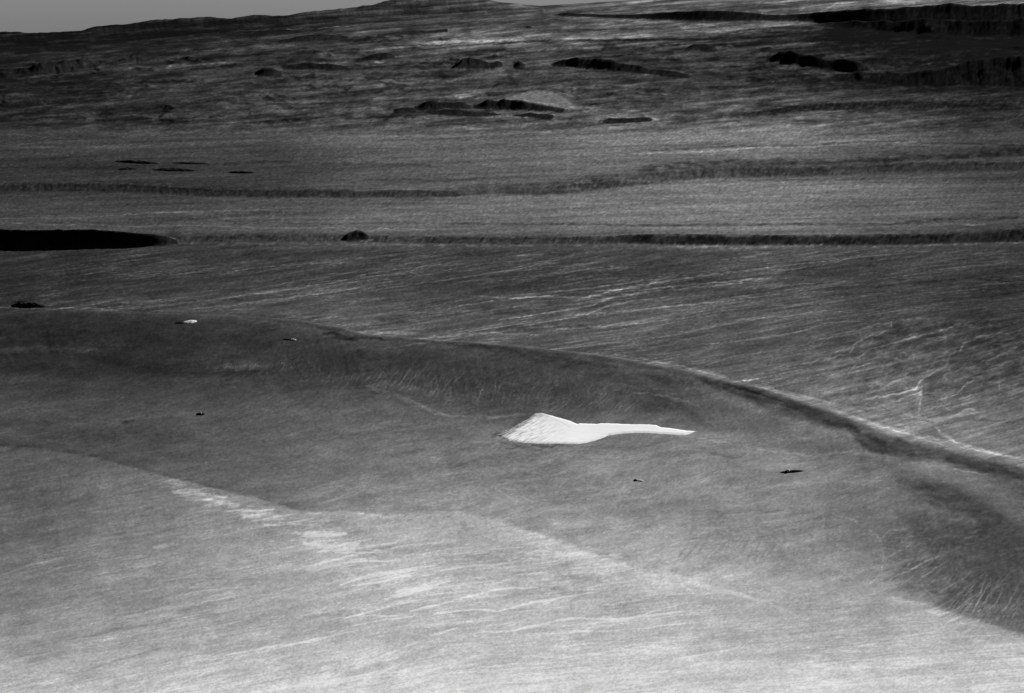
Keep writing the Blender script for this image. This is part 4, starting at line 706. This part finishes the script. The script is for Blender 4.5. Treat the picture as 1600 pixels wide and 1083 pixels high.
# ------------------------------------------------------------------ white sand sheet in the valley
def on_ground(px, py):
    """ground point seen at a place of the photograph, height included"""
    px = np.asarray(px, float); py = np.asarray(py, float); vx = px.copy(); vy = py.copy()
    for _ in range(12):
        X, Y = unproject(vx, vy); Z, _f, _i = height(X, Y); a, b = project(X, Y, Z)
        vx += (px - a) * .8; vy += (py - b) * .8
    return X, Y, Z
def thing(o, label, cat, group=None):
    o['label'] = label; o['category'] = cat
    if group: o['group'] = group
TOP = [(774, 679.8), (782, 676.3), (794, 670.6), (808, 662.8), (825, 653.8), (836, 645.6), (848, 645.2), (859, 648), (877, 653.3), (890, 657), (902, 662.2), (906, 660.8), (913, 661.4), (922, 661.4), (931, 662.2), (938, 661), (951, 661),
       (985, 662.8), (1007, 662.8), (1025, 663.9), (1032, 667.3), (1052, 669.5), (1075, 672.9), (1087, 673.6)]
BOT = [(774, 680.2), (785, 684.8), (800, 690.2), (816, 692.5), (839, 693.6), (872, 693.8), (904, 694.3), (915, 693.1), (931, 688.6), (944, 684.1), (951, 680.8), (974, 677.8), (996, 676.7), (1019, 677.4), (1041, 678.5),
       (1070, 680.3), (1077, 678.5), (1087, 673.9)]
nx, ny = 460, 40
xs = np.linspace(774.2, 1086.8, nx); ty = np.linspace(0, 1, ny)
top = ip(xs, TOP) + (1.3 * sst(845, 800, xs) + .35) * fbm(xs / 9, xs * 0, 401, 2); bot = ip(xs, BOT) + (.8 * sst(830, 790, xs) + .3) * fbm(xs / 9, xs * 0 + 5, 404, 2)
bot = np.maximum(bot, top + .2)
SX, ST = np.meshgrid(xs, ty, indexing='ij'); SY = top[:, None] * (1 - ST) + bot[:, None] * ST
WX, WY, WZ = on_ground(SX, SY)
edge = np.minimum(np.minimum(ST, 1 - ST) * (bot - top)[:, None] / 3.0, 1)
edge = np.minimum(edge, np.minimum(SX - 774, 1087 - SX) / 5.0).clip(0, 1)
lift = 4 * sst(0, 1, edge) - 1.5 * (edge < .02)
psi = (SY - .55 * 0 * SX) + .45 * (SX - 840) * np.where(SX < 850, -.25, .0)
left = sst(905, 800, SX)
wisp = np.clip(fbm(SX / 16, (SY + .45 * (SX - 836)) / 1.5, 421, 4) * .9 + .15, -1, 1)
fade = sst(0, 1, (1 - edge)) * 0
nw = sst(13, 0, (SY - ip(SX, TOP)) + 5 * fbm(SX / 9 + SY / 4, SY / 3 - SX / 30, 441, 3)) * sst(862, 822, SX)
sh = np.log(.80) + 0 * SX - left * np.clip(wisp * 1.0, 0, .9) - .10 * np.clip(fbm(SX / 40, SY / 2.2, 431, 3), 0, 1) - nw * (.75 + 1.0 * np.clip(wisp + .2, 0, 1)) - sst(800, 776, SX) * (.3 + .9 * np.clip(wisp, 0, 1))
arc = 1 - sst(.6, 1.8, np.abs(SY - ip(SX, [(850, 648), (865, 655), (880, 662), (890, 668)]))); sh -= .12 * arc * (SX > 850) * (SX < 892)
co = np.stack([WX, WY, WZ + lift], -1).reshape(-1, 3).astype(np.float32)
r, c = np.meshgrid(np.arange(nx - 1), np.arange(ny - 1), indexing='ij'); a = (r * ny + c).ravel()
sq = np.stack([a, a + ny, a + ny + 1, a + 1], -1).astype(np.int32)[:, ::-1].copy()
v = co[sq[len(sq) // 2]]
if np.cross(v[1] - v[0], v[2] - v[0])[2] < 0: sq = sq[:, ::-1].copy()
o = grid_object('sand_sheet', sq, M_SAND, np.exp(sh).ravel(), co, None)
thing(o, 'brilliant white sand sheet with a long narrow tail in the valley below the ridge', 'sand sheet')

# ------------------------------------------------------------------ small dunes and dark knobs on the near slopes
def at_pixel(px, py):
    X, Y, Z = on_ground(np.array([px]), np.array([py])); return float(X[0]), float(Y[0]), float(Z[0])
def lens(name, px, py, lx, ly, hm, mat, alb, tilt=0.0, skew=.0, seed=0, parent=None, pos=None, sharp=1.0, n=28, m=14):
    """a smooth elongated mound; lx is its half length in photograph pixels, ly its half width likewise, hm its height in metres"""
    X0, Y0, Z0 = pos
    U, V = np.meshgrid(np.linspace(-1, 1, n), np.linspace(-1, 1, m), indexing='ij')
    w = np.sqrt(np.clip(1 - U ** 2, 0, 1)) * (1 + .12 * fbm(U * 3, U * 0, seed, 2))
    PX = px + U * lx + V * w * skew * ly; PY = py + V * w * ly - U * lx * tilt
    X, Y, Z = on_ground(PX, PY)
    prof = np.clip(1 - np.abs(V) ** 1.5, 0, 1) * np.clip(1 - U ** 2, 0, 1) ** .7
    prof = prof * (1 + .25 * fbm(U * 4, V * 2, seed + 5, 3)); Z = Z + hm * prof - 1.5 * (prof <= 0.001)
    co = np.stack([X - X0, Y - Y0, Z - Z0], -1).reshape(-1, 3).astype(np.float32)
    r, c = np.meshgrid(np.arange(n - 1), np.arange(m - 1), indexing='ij'); a = (r * m + c).ravel()
    sq = np.stack([a, a + m, a + m + 1, a + 1], -1).astype(np.int32); v = co[sq[len(sq) // 2]]
    if np.cross(v[1] - v[0], v[2] - v[0])[2] < 0: sq = sq[:, ::-1].copy()
    al = np.full(len(co), alb) * np.exp(.15 * fbm(U * 5, V * 3, seed + 9, 2)).ravel()
    o = grid_object(name, sq, mat, al, co, None)
    if parent is None: o.location = pos
    else: o.parent = parent
    return o
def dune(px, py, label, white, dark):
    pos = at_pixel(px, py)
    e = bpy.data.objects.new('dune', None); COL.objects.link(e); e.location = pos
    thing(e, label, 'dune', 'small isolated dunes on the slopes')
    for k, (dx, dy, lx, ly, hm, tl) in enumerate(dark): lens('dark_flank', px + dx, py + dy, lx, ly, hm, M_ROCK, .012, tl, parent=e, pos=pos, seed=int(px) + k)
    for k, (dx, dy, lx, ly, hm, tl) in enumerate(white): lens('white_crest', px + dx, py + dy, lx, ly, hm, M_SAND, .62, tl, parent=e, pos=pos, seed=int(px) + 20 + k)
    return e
def outcrop(px, py, lx, ly, hm, tl, label, skew=0.0):
    pos = at_pixel(px, py); o = lens('outcrop', px, py, lx, ly, hm, M_ROCK, .024, tl, pos=pos, seed=int(px + py), skew=skew, n=60, m=16)
    thing(o, label, 'rock outcrop', 'low dark outcrops lying on the plains')
outcrop(45, 478, 27, 3.0, 34, -.02, 'larger of two black lens shaped outcrops on the plain at the left edge', 2)
outcrop(34, 471.5, 11, 1.4, 10, .05, 'thin black sliver just behind the larger lens shaped outcrop')
outcrop(214, 254, 36, 1.8, 38, -.05, 'longest black streak of rock on the left plain beyond the mesa')
outcrop(298, 255.5, 30, 1.3, 28, -.03, 'faint black streak continuing the longest one to the right')
outcrop(200, 264.3, 17, 1.2, 28, .03, 'short black sliver under the longest streak of rock')
outcrop(273, 266, 36, 2.0, 36, -.02, 'middle black sliver below the longest streak of rock')
outcrop(378, 270, 22, 1.3, 28, -.02, 'rightmost short black sliver on the left plain beyond the mesa')
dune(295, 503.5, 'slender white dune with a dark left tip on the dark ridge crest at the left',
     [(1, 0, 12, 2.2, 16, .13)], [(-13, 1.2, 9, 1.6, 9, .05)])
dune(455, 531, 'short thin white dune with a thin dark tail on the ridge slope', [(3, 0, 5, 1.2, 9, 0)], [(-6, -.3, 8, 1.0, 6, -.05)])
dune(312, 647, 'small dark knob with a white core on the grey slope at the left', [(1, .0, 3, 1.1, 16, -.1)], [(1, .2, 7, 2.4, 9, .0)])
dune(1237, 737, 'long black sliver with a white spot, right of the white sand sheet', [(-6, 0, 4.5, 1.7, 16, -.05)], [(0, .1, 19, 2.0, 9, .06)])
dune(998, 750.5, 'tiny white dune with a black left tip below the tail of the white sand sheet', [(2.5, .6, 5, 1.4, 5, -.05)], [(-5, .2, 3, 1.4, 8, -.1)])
print('verts', len(CO), 'tris', 2 * len(QUADS))
